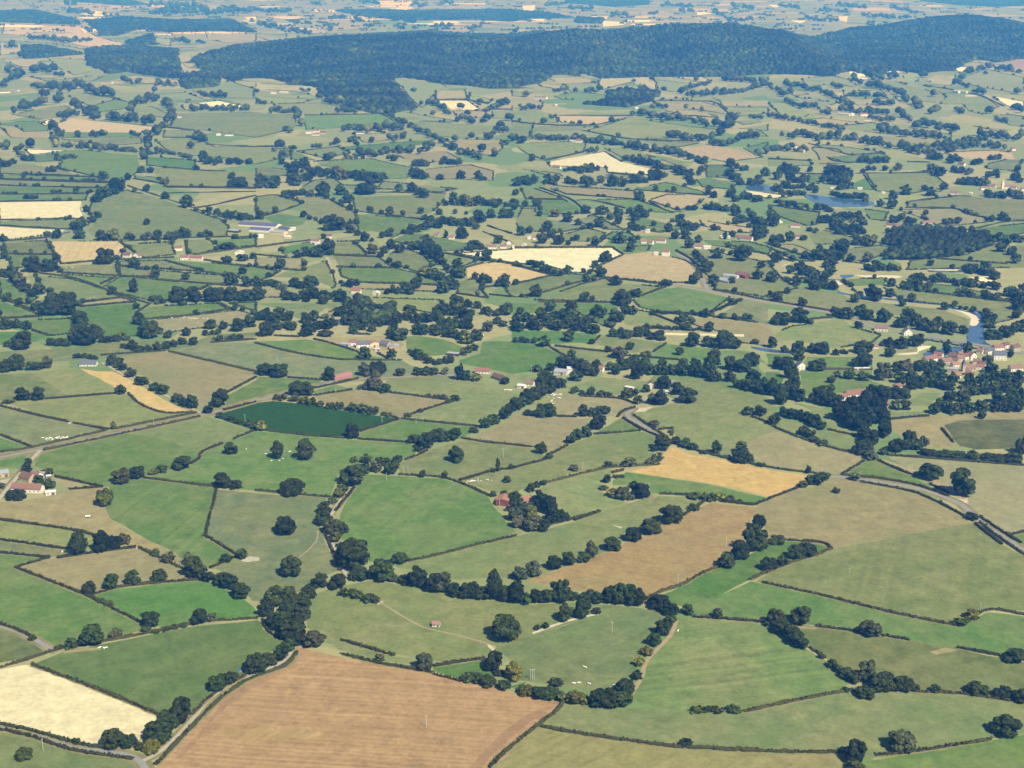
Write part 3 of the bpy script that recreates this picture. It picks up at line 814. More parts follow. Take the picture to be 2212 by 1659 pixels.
# trees: kind | where they stand | x,y,crown width[,height][,kind]   (o oak, d dark, p pale, y yellowish, t tall, c conifer, b bush)
TREES = """
o|in the clump at the top corner of the tan field|D1 510,280,110,1.35 665,260,105,1.3,d 745,245,80,1.2,d 815,212,75,1.05,p
o|along the hedge above the bright green field|D1 580,535,85 712,505,90,1.2 860,475,90,1.1 1030,455,95,.9
b|on the hedge sloping right of the dry tan field|D1 1005,285,60,.9 1085,330,85,.9,p
o|in the thicket right of the bright green field|D1 1218,350,60,1.5,p 1280,430,150,.95 1350,450,90,.8,d 1430,485,90 1490,500,110 1560,560,110,.9
o|on the short hedge by the bare pale patch|D1 1470,330,65 1570,305,75
o|alone in the upper dry pasture, the higher of two|D1 1855,150,120
o|alone in the upper dry pasture, the lower of two|D1 1885,430,120,1.15
o|in the dark copse left of the centre pasture|D1 1730,680,95 1860,690,130 1790,615,130 1830,760,140,.9 1780,740,105,.85,d 1870,590,110 1900,830,165,.95 1930,860,95,.9,d 1960,630,110 1960,700,100,.9,p 2000,570,95
o|between the copse and the sunken lane|D1 2070,490,100 2190,500,110
b|at the top corner of the brown ploughed field|D1 2030,870,140,.75,p
o|beside the lane at the brown field's top corner|D1 1660,1045,130 1690,1010,90 1740,1000,100 1820,960,100 1870,900,90
o|by the lane near the small blue trough|D1 1410,1160,110 1490,1120,90
o|on the long hedge above the dark green pasture|D1 205,835,45 380,890,60,.6,b 455,890,75,1.1 595,865,150,.95 750,815,85,.85,p
o|at the lower left corner of the bright green field|D1 975,745,110,.95 940,780,70,.7
o|on the lower hedge of the bright green field|D1 1010,785,60,.6,b 1070,772,60,.6,b 1130,758,60,.6,b 1190,748,55,.6,b 1295,730,95,1.2 1370,700,60,.9,p
o|in the dark clump right of the pale straw field|D1 745,1530,140 840,1530,100,.9 910,1540,80,.7,b 970,1560,120,.7,y 1000,1480,120 1030,1500,150,1 1090,1420,130,1 1170,1370,150,1.1
o|on the lane hedge below the pale straw field|D1 500,1505,50
b|alone in the bottom left pasture|D1 155,1605,110,.75
b|on the hedge left of the bright green field|D1 650,585,60,.6 700,605,70,.6
o|at the left end of the big green field's lower hedge|D2 380,335,95,.8
o|along the sunken lane left of the big green field|C2 825,1180,220,.85 750,1230,110,.7,y 710,1280,110,.7,y 660,1330,80,.8,y 590,1420,110 590,1520,130 660,1600,140,1,p 745,1590,110 690,1659,110,.9,y D2 20,290,100 80,370,190 110,440,130,.7
o|in the knot of trees above the big green field|C2 940,1070,110,.9 1040,1060,100,1,p 1170,1080,120,.95
o|in the long tree row above the centre pasture|D2 265,450,140 330,450,80,.7,b 410,470,90,.8 500,490,110,1.3 600,520,110,1.1 650,525,120,1.1,p 740,550,90 800,560,90,1.1 860,560,90,1.2 920,570,90 990,570,110,1.7 1060,580,90,1.2 1130,590,110,1.4 1200,600,80 1260,590,90,1.1 1330,590,90,1.1 1420,590,120,1.2 1490,575,80,.9
o|in the tree row under the narrow brown field|D2 1600,585,100,.8 1650,590,90,.9 1740,590,100,1.1 1810,600,110,1.2 1880,605,110,1.2 1930,610,80,1.5
d|at the far right end of the long row|D2 2030,610,80 2060,640,120,.9 2130,670,100,.8
o|standing alone in the centre pasture, largest there|D2 1070,835,170
o|on the pale bank inside the centre pasture|D2 1265,765,40 1325,755,45 1445,710,95,1.2 1555,690,110,1.2 1650,660,60,.8
p|on the hedge above the brown ploughed field|D2 250,970,55,1.1 540,1030,110,1.1
o|beside the small lush paddock|D2 985,1030,110,1.15 1020,1060,80,.6,b 1120,1090,110,1.1,y
o|in the tall hedge along the brown field's right end|D2 820,1100,90,.8 880,1110,90,.8 950,1130,100,.8 1060,1150,90,.8 1200,1190,110,.7,y 1290,1210,100,.8 1360,1220,110,.8 1430,1225,90,.8,y 1510,1240,120,.8,y 1570,1245,80,.9,y 1660,1260,130,.9 1740,1265,130,.9 1820,1260,120,.9
o|in the centre pasture just above its tall hedge|D2 1395,1130,85,.8
o|in the belt up the centre pasture's right side|D2 1840,1180,120,.9 1920,1090,60,1.2 1930,1000,70,1,y 1980,930,80,.9,y 2030,870,90 2080,800,90,1.1 2110,770,70 2140,720,70,.9
b|on the short hedge spur left of the centre pasture|D2 30,545,90,.7 100,560,90,.7 170,585,80,.8 220,590,60
o|in the diagonal row above the narrow brown field|D2 1155,440,95,1,p 1240,420,95,1.1,p 1380,375,85,1.1 1475,350,85,1.1 1570,330,90,.8 1620,300,80,1.4,p 1760,255,110,.9 1890,195,110,.9 2000,150,130,.9 2140,80,140,.9 C3 1570,1390,100,.7
o|at the left edge of the lush green tongue|D3 280,360,110,.9 370,310,120 470,260,140,1.2 490,110,90,1,d 600,210,110,.6,b
o|on the hedge under the lush green tongue|D3 560,385,100,.9 640,350,80 730,310,100 800,295,110,.9 840,280,60
o|on the hedge above the striped right-hand field|D3 35,670,75 220,690,70,1.1,p
o|in the dark diagonal belt at lower right|D3 550,740,70,.8 600,740,110,1.1,y 650,800,120,.9 700,840,110 760,880,120,.9 900,950,50,.8 960,1010,60,1.1 1000,1040,60 1050,1080,80 1110,1110,90 1180,1215,110,.8 1190,1100,110,1.3,p 1280,1165,140,.9 1330,1160,120 1400,1160,100 1440,1165,100 1500,1160,70,.8
o|standing alone above the dark diagonal belt|D3 755,735,125
p|on the gappy hedge at lower right|D3 1215,805,130,.85
o|at the right picture edge on the gappy hedge|D3 2150,975,140,.75
o|at the corner notch of the big grey-green pasture|D3 1790,740,90,.7 1870,700,90,.8,y
o|on the lower right hedge near the picture edge|D3 1050,1165,50,.8 1640,1170,60 1880,1185,100,.9 1940,1190,80 2080,1205,120,.7 2190,1235,110,.9
b|in the bushes under the striped right-hand field|D3 90,1300,90,.6 155,1295,60,.8 220,1300,90,.6 330,1300,100,.6
o|at the right edge close to the bottom|D3 2090,1455,170,.85
p|on the bottom right hedge, rounded and grey-green|D3 1420,1555,170,.85
o|where two bottom right hedges meet|D3 1110,1620,140,1 1110,1690,110,.8,y
d|on the hedge under the striped field, low and isolated|D3 20,1520,85,.7
o|in the row left of the slate-roofed bungalow|C1 60,195,120,.9 150,190,120,1.2 260,180,80 300,180,80 340,175,70 415,160,85,1.25,p
o|on the hedge of the left lime pasture|C1 75,465,100,.4,b 205,440,120,.95 325,440,115,1.05
o|where the golden strip meets a hedge|C1 1050,385,95,.9
o|on the lane right of the golden strip|C1 950,140,60,1.2 1020,160,80 1060,180,80,.9 1130,240,100,.9 1230,310,110,.8 1340,360,100,.8 1400,390,110,.9 1530,460,100,.9 1590,490,90 1620,500,70 1670,510,90,1.4
o|where the golden strip's lane meets the straight road|C1 1800,550,90,.9 1900,495,140,1.15
p|beside the straight road, small and thin|C1 980,690,50,1.5
o|leftmost of three lone trees in the bright green field|C1 2000,905,110
t|middle of three lone trees in the bright green field|C2 185,945,100,1.6
t|rightmost of three lone trees in the bright green field|C2 435,955,140,1.35
o|in the hedgerow above the light striped field|C1 1050,1160,150,.9,p 1185,1115,120,.95 1330,1080,90,.7,y 1390,1065,100,.8 1570,1035,160,.8
o|paired on the hedge between bright and dry pastures|C1 1935,1195,150,.9 2030,1205,110,.8
o|standing broad on the hedge above the dry pasture|C2 290,1260,200,.7
y|alone left of the light striped field|C1 920,1350,150
o|among the red-roofed farm at the left edge|C1 10,1200,60 130,1300,180,.4,b 240,1060,90,.9,d 250,990,60 340,1150,80 400,1090,120,.6,b 420,1200,120,.8
o|on the left hedge of the dark crop field|C1 1910,590,80,.7 1990,610,80,.6,b 2060,640,80,.6,b 2150,660,80,.7,b 2200,690,60 C2 40,700,110,.9,y
o|paired above the green triangle by the straight road|C2 80,225,130,.8 200,245,140,.9
o|just left of the red arched barn|C2 625,270,110,1.1
o|paired beside the straight road below the barn|C2 360,400,140,.9 440,400,130,.95
o|right of the red arched barn|C2 945,230,110,1.1,p 1060,230,140,.9 1240,230,90,.85
p|in the pale poplar group below the straight road|C2 900,345,60,.8,p 960,350,70,1.3,p 1030,360,110,1.6,p 1110,375,100,.9,o
o|beside the red-roofed cottages|C2 1410,225,90,.9 1470,225,90,.9 1530,220,90,.8 1630,215,70,.9,p 1760,265,90,1.6,c 1810,265,90 1900,275,100,.8,y 2150,300,80,.9
b|on the upper hedge of the dark crop field|C2 210,440,110,.6 330,450,100,.7,y 410,470,100,.7,y 480,480,90,.8 550,490,80,.7 640,510,80,.8 720,515,80,.9 780,525,50,.7 850,540,110,.8 930,550,110,.8 1010,560,100,.8 1100,570,50,.7 1150,580,60,.7
b|on the hedges below the red-roofed cottages|C2 1310,580,70,.6 1420,540,60,.6 1490,410,40 1560,420,70,.6 1620,430,70,.7 1660,460,60,.6 1720,445,80,.8
o|at the bottom corner of the dark crop field|C2 830,770,135,.95
o|in the copse right of the dark crop field|C2 1360,810,120,.75 1400,880,80,.7,b 1470,860,160,.9 1570,800,150,.8 1640,790,120,.8 1710,780,110
o|in the long slanting tree belt in the middle|C2 1890,720,80,.7 1980,680,110,.9 2060,650,110,.9 2150,600,120,.9 2190,560,100 C3 20,530,120 80,500,110,.9 140,470,130 200,440,120 260,400,120 290,310,140,.9 310,380,140 370,340,110 420,330,90
o|alone in the hollow pasture right of the copse|C2 1735,975,130,1.1
o|on the short hedge right of the three lone trees|C2 845,975,60,1,y 950,980,100,.9 1080,1010,90 1135,985,60 1225,975,90,.8
o|on the hedge above the big green field|C2 1435,1105,55,1.3 1630,1110,60,1.2 2050,1060,40 2050,1270,60,.9 2140,1270,70,.9 2170,1150,70,.9 2205,1030,50
t|above the small herd, thin as a pole|C2 2090,1050,40,3
o|right of the long slanting belt|C3 150,570,100,.6 270,580,180,.65 350,575,70,.8
o|in the short row under the herd's tan pasture|C3 620,580,90,1.2 690,575,90,.9 740,570,100,.9 810,560,90,.9
o|in the short row by the pale triangle|C3 510,810,100,.9 570,780,100 640,760,100 740,690,140,.9
t|at the left corner of the slanting pasture|C3 250,900,100,1.1 320,940,70,.8,b
o|on the hedge under the pale green knoll|C3 530,380,60 555,370,50,1.2 610,395,50 680,395,70,1.1 770,395,80,.6,b 830,405,80,.6,b
o|around the white house at the road bend|C3 990,420,100,.9 1050,400,80,.9,b 1085,470,80 1160,370,70 1210,470,100 1260,340,80 1280,480,120,1.1,t 1320,340,120 1440,390,120,.9
o|on the hill pasture, throwing its shadow on grass|C3 1520,465,150,.9
o|paired at the right of the hill pasture|C3 2040,565,95,.85 2150,570,105,.85
o|at the end of the hill pasture hedge|C4 45,650,100
p|beside the bent road under the hill pasture|C3 1230,665,90,.7 1370,720,50,.8
o|at the left corner of the golden field|C3 1200,990,90,.7,p 1230,880,60 1250,970,100,.9,p 1300,870,150,.9
o|on the hedge above the golden field|C3 1420,820,80 1500,850,80,1.2 1570,870,80,.9 1650,900,70,.6,b 1770,900,90,1.3 1860,940,70,.6,b 1980,980,170,.7 1990,900,100,1.1 2050,980,90,.7 2150,1010,80,.6,b
o|on the hedge across the slanting pasture|C3 540,1050,80,.8,p 835,1015,70,.9 890,1010,30 1015,1010,120,.65,p
o|on the hedge above the garden wood|C3 160,1230,70,1.2 215,1190,70,.9 270,1170,70,.8
o|in the garden wood around the red barn|C3 20,1330,110 30,1480,120,1,p 60,1420,130 60,1540,110,1,p 160,1460,120,1,y 180,1570,140,1,p 250,1380,130,1.3,d 260,1570,120 330,1420,120,1.3,d 350,1490,130,1,d 420,1490,110,1,d 480,1480,60
o|in the clump inside the pale pasture|C3 790,1210,90,.5,b 820,1150,70,1.2 880,1280,120,.7,y 900,1110,60,.7,b 950,1105,50,.7,b 960,1300,120,1,p 1020,1300,80,.8,p 1060,1200,80,.9 1110,1290,150,1,d
b|on the hedge below the golden field|C3 1580,1290,130,.5 1700,1310,110,.8 1790,1300,120,.7,y 1880,1310,100,.6 1960,1320,70,.5
o|around the grey sheds by the stream|C3 220,195,85,.8 340,185,80,.9 420,150,100 480,170,110 540,180,120 560,270,120,.8 600,200,120 640,220,110,1,p 700,230,100,.8
o|in the tree belt along the stream|C3 730,160,80 760,190,70 850,180,80 900,220,90,1.2 960,180,110 1010,170,100 1060,140,100 1090,260,120,1.2 1150,180,100 1150,140,90 1200,220,100 1260,220,100 1300,150,80 1310,220,100 1370,220,100 1430,220,100 1480,160,90 1490,230,100 1560,230,110 1590,160,90 1630,240,110 1700,250,120 1700,180,110,1.2 1750,140,90 1760,280,100
o|in the trees below the brown sloping riverside meadow|C3 1880,280,100,1.1 1900,180,120 1940,330,80 1990,340,90 2000,200,120 2050,360,100 2070,150,120 2080,290,120 2110,370,100 2170,390,100 2180,330,100
o|in the wood left of the red-roofed wood farm|C4 40,400,100,1.5 90,160,100 110,480,120,1.5 130,180,110 160,170,110 170,420,120,1.2 200,250,110,1.2 230,330,110 250,440,120,1.2 270,100,100 280,450,90
d|in the dark belt on the hillside|C4 140,580,90 200,600,110,.9 280,610,100 340,630,100 400,670,110 460,690,90,.9
b|in the bushes on the hill pasture's lower hedge|C4 290,720,60 310,740,90 360,760,90 400,800,90,.7 470,830,90,.7
o|left of the red-roofed wood farm|C4 430,470,140 460,380,80 500,490,140 540,370,80 570,500,120
d|in the dark wedge of wood below the wood farm|C4 640,620,150 650,540,100 700,560,140 720,680,150 760,560,160 800,700,160 830,770,120 850,540,150 880,640,160 880,830,140 900,450,140 940,560,150 960,470,130,1.2 980,640,150 1000,760,120,1.3
o|around the stony farm track's upper end|C4 790,910,120 850,880,110 895,955,110,.8,p 1000,910,70 1110,890,130,.9 1180,870,100 1220,840,120,1.2 1280,870,110 1340,840,100,1,p
b|in the thick scrub strip under the bracken field|C4 1400,920,150,.5 1520,930,150,.5 1640,940,150,.5 1770,960,120,.8 1900,960,150,.5 2020,970,150,.5 2130,980,130,.8 2190,900,120,1.3
o|at the right corner of the golden field|C4 300,1190,90,.8,p 345,1070,50,1.5,c 360,1170,90 420,1170,110 480,1130,90,.9
p|beside the main road right of the golden field|C4 750,1130,90,.9
o|leaning over the stony farm track, upper of two|C4 1400,1125,190,.8
o|beside the stony farm track, biggest, lower of two|C4 1690,1270,200,1.2
d|on the main road below the track junction|C4 1760,1470,110,.7
b|in the rough pasture below the main road|C4 590,1240,60
o|in the wood between bracken field and village|C4 960,400,100 1020,430,110 1100,430,120 1110,520,100,1,p 1180,430,100 1180,520,100 1240,350,120 1320,340,120 1390,270,120 1400,330,110 1440,560,100 1480,340,110 1500,530,110 1560,360,110 1560,460,110 1580,560,110 1660,560,110 1690,460,110 1700,400,110 1740,550,110 1780,400,110 1850,540,110 1860,390,110 1950,380,110 1960,540,110 2000,470,120 2050,370,110 2060,540,120 2110,460,120 2130,350,110 2150,540,120 2190,440,110
o|in the trees just below the village houses|C4 1150,300,110 1230,280,110 1490,260,110 1590,300,110 1750,310,110 1850,300,110 1960,280,110 2060,280,110 2160,280,110 1840,600,70,1.1 1120,200,110 1200,190,110,1,p 1300,190,110 1400,190,110 1480,180,100 1920,210,110 1890,140,100
p|by the meadow left of the village wood|C4 980,270,130,1.2 1040,250,90
o|in the meadow left of the village|C4 420,190,140,.8 545,290,80,.9 600,240,60 700,260,110,.9 760,150,80 820,270,110,.8 830,150,130
o|-|B1 1265,145,60 1610,290,110 1430,215,70 1805,330,65 1270,435,60 850,375,60 750,325,65 605,385,40 405,545,60 490,555,85 30,580,70 1940,420,40 2000,40,60 1740,115,40 2050,120,180,.5 690,560,100
o|-|B1 910,780,140 830,775,60,.8 1160,810,100 1020,785,50 490,740,70 290,850,160,.9 430,840,150,.7 1970,650,140,.5 2100,860,70 2005,960,110 2140,970,90 2100,750,100,.7 1960,770,100,.7 2185,730,60 1340,895,80 1605,910,75,.9 1155,1020,75,1.6 965,1040,80
o|-|B1 60,1100,80 165,1130,70 310,1180,90 430,1100,80 420,1220,140 500,1220,150 590,1220,140 540,1130,120 610,1120,100 460,1130,110 700,1300,120 700,1380,120 650,1420,110 740,1420,120 820,1420,120 730,1480,160 660,1470,130 780,1470,120 190,1520,160 60,1490,60
o|-|B1 1290,1420,150 1240,1400,110 1200,1300,110,.9 1240,1310,60 1450,1415,70 1610,1395,80 1690,1210,50 1820,1335,110,.8 1930,1340,80 2050,1360,120 2160,1320,110 1360,1520,80 1440,1510,80 1500,1490,70 1580,1470,70 1670,1475,80 1530,1110,140 1690,1105,130 1830,1105,130 1900,1100,120 2000,1100,130 2100,1100,110 2180,1095,110 2030,1170,50 2095,1180,50 2205,1200,40 1180,1160,60 1200,1240,60 40,730,70 30,660,60 40,1250,30 60,1340,100 150,1330,90 240,1340,80 20,1340,90
o|-|B2 40,120,70 150,125,110 580,190,120 610,210,60 730,180,90 780,180,50 940,180,180,.55 1235,155,75 1350,155,90 1450,205,90 1400,180,70 1700,240,70,1.3 1640,270,50 990,330,60 1080,345,45 1160,350,75 1270,355,50 1420,340,60 1580,350,60 1720,340,45 1815,345,35 2030,380,80 2140,380,90 2190,380,80
o|-|B2 680,490,180,.75 620,490,80 170,330,60 410,370,60 460,390,45 560,430,35,1.6,c 800,250,90 810,310,60 740,260,50 30,390,80 815,430,50 870,430,50 820,510,80 880,530,60 940,580,90 1000,580,40 1150,540,80 1090,550,60 1240,680,90 1470,620,100 1230,810,70 1150,770,60 1700,1000,110 1735,805,85 1770,900,110 1710,890,80 1990,750,100 1890,900,60 1960,940,90 2010,940,70 2150,970,110 2100,970,70 1620,1030,110
o|-|B2 360,720,70 440,710,90 530,720,110 620,700,120,1.2 210,820,100,1.05 420,790,60 585,555,50 1780,560,110 1640,550,40,1.8,c 1900,650,90 1950,650,60 1850,660,60 2090,600,80 20,1090,120 90,1400,130 440,1400,130 440,1290,100 500,1270,100 1730,1160,120 1830,1150,80 1920,1160,70 2000,1360,100,1,p 1345,1210,90 1300,1180,60 840,1380,80 600,1400,140,.4,b 940,1600,110 1170,1580,80 875,960,60 1330,1040,100 1380,990,110 1280,1000,80
o|-|B3 1240,140,50 1400,150,50 1105,225,85 30,180,60 110,280,60 205,280,70 235,360,50 480,415,90 920,370,90 1010,340,60 1070,400,90 570,440,60 300,495,95 645,455,35 680,470,60 750,460,90 150,510,70 80,530,80 340,550,80 400,610,90 260,600,100 555,570,55 485,610,50 720,620,90 940,600,100 1020,670,80 1040,600,70 1035,480,80 1090,490,60 1355,500,80 1225,445,50
o|-|B3 1500,560,80 1490,520,80 1410,560,80 1610,590,70 1745,485,60 1840,560,40,1.8,c 1900,540,60 1930,360,80 1920,320,70 1890,200,80 2040,330,45 1530,640,90 1770,730,95 1990,755,140 1610,760,90 1690,850,100 1660,800,80 1580,700,60 2150,810,70 2120,910,100 2205,920,40 1570,950,100 1745,950,90 1900,940,60 1870,630,50
o|-|B3 820,760,100 780,760,70 720,800,60 480,860,80 620,850,45 670,860,50 770,890,100 650,930,60 30,955,60 900,960,95 1310,960,60 1360,965,60 205,1060,110 620,1100,90 690,1090,50 330,1180,100 515,1190,105 750,1245,120 700,1230,80 970,1140,130 930,1090,100 920,1280,100 980,1210,90 1050,1210,80 1080,1060,80 1030,1050,60 70,1210,70 1900,1130,70 1680,1235,80 1215,1215,50 1480,1280,90 1420,1270,50 1705,1360,90 1510,1350,80
o|-|B3 490,1445,105 690,1465,55 280,1490,100 80,1450,60 30,1450,50 130,1455,50 190,1460,60 510,1580,75 835,1535,60 1020,1515,75 930,1590,130,.8,p 1160,1570,100,.5,b 1450,1560,75 1550,1490,130 1690,1490,100 1760,1500,90 1840,1510,130,1.2 1930,1510,100 1740,1620,110
o|-|B4 40,400,70 970,280,70 1070,300,90 1080,220,80 1360,350,50 1190,180,90 1510,130,60 1930,410,65 2020,400,80 2070,410,50 1755,480,45 65,765,105 195,860,80 40,935,100 250,960,90 330,730,90,.8 390,720,60 440,660,60 560,1000,90 710,760,80 860,760,90,1,p 1745,740,40 1400,790,60 2140,770,90 2100,700,80 2010,670,90 1060,970,80 1970,1000,80
o|-|B4 910,1095,150,.95 1050,1060,80 1240,1100,80 1160,1140,70 750,1110,90 300,1140,80 80,1100,90 25,1060,60 170,1030,60 1530,1170,70 1600,1150,35 1660,1160,35 1710,1170,40 1770,1190,60 1870,1250,60 590,1230,90 690,1255,110 800,1230,110 860,1260,100 785,1330,70 100,1300,160,.7 270,1285,140,.95 1000,1280,120 1430,1370,110 1560,1390,120 1470,1310,90 1690,1380,80 2180,1360,110 1050,1580,100 40,1500,70,1.5 140,1540,70 270,1560,120 470,1555,140,.8 380,1540,90 800,1550,120 860,1540,90 1540,1550,70,1.8,c 1720,1550,90,1.2 1430,1540,60 2095,1580,50,1.4,c
"""
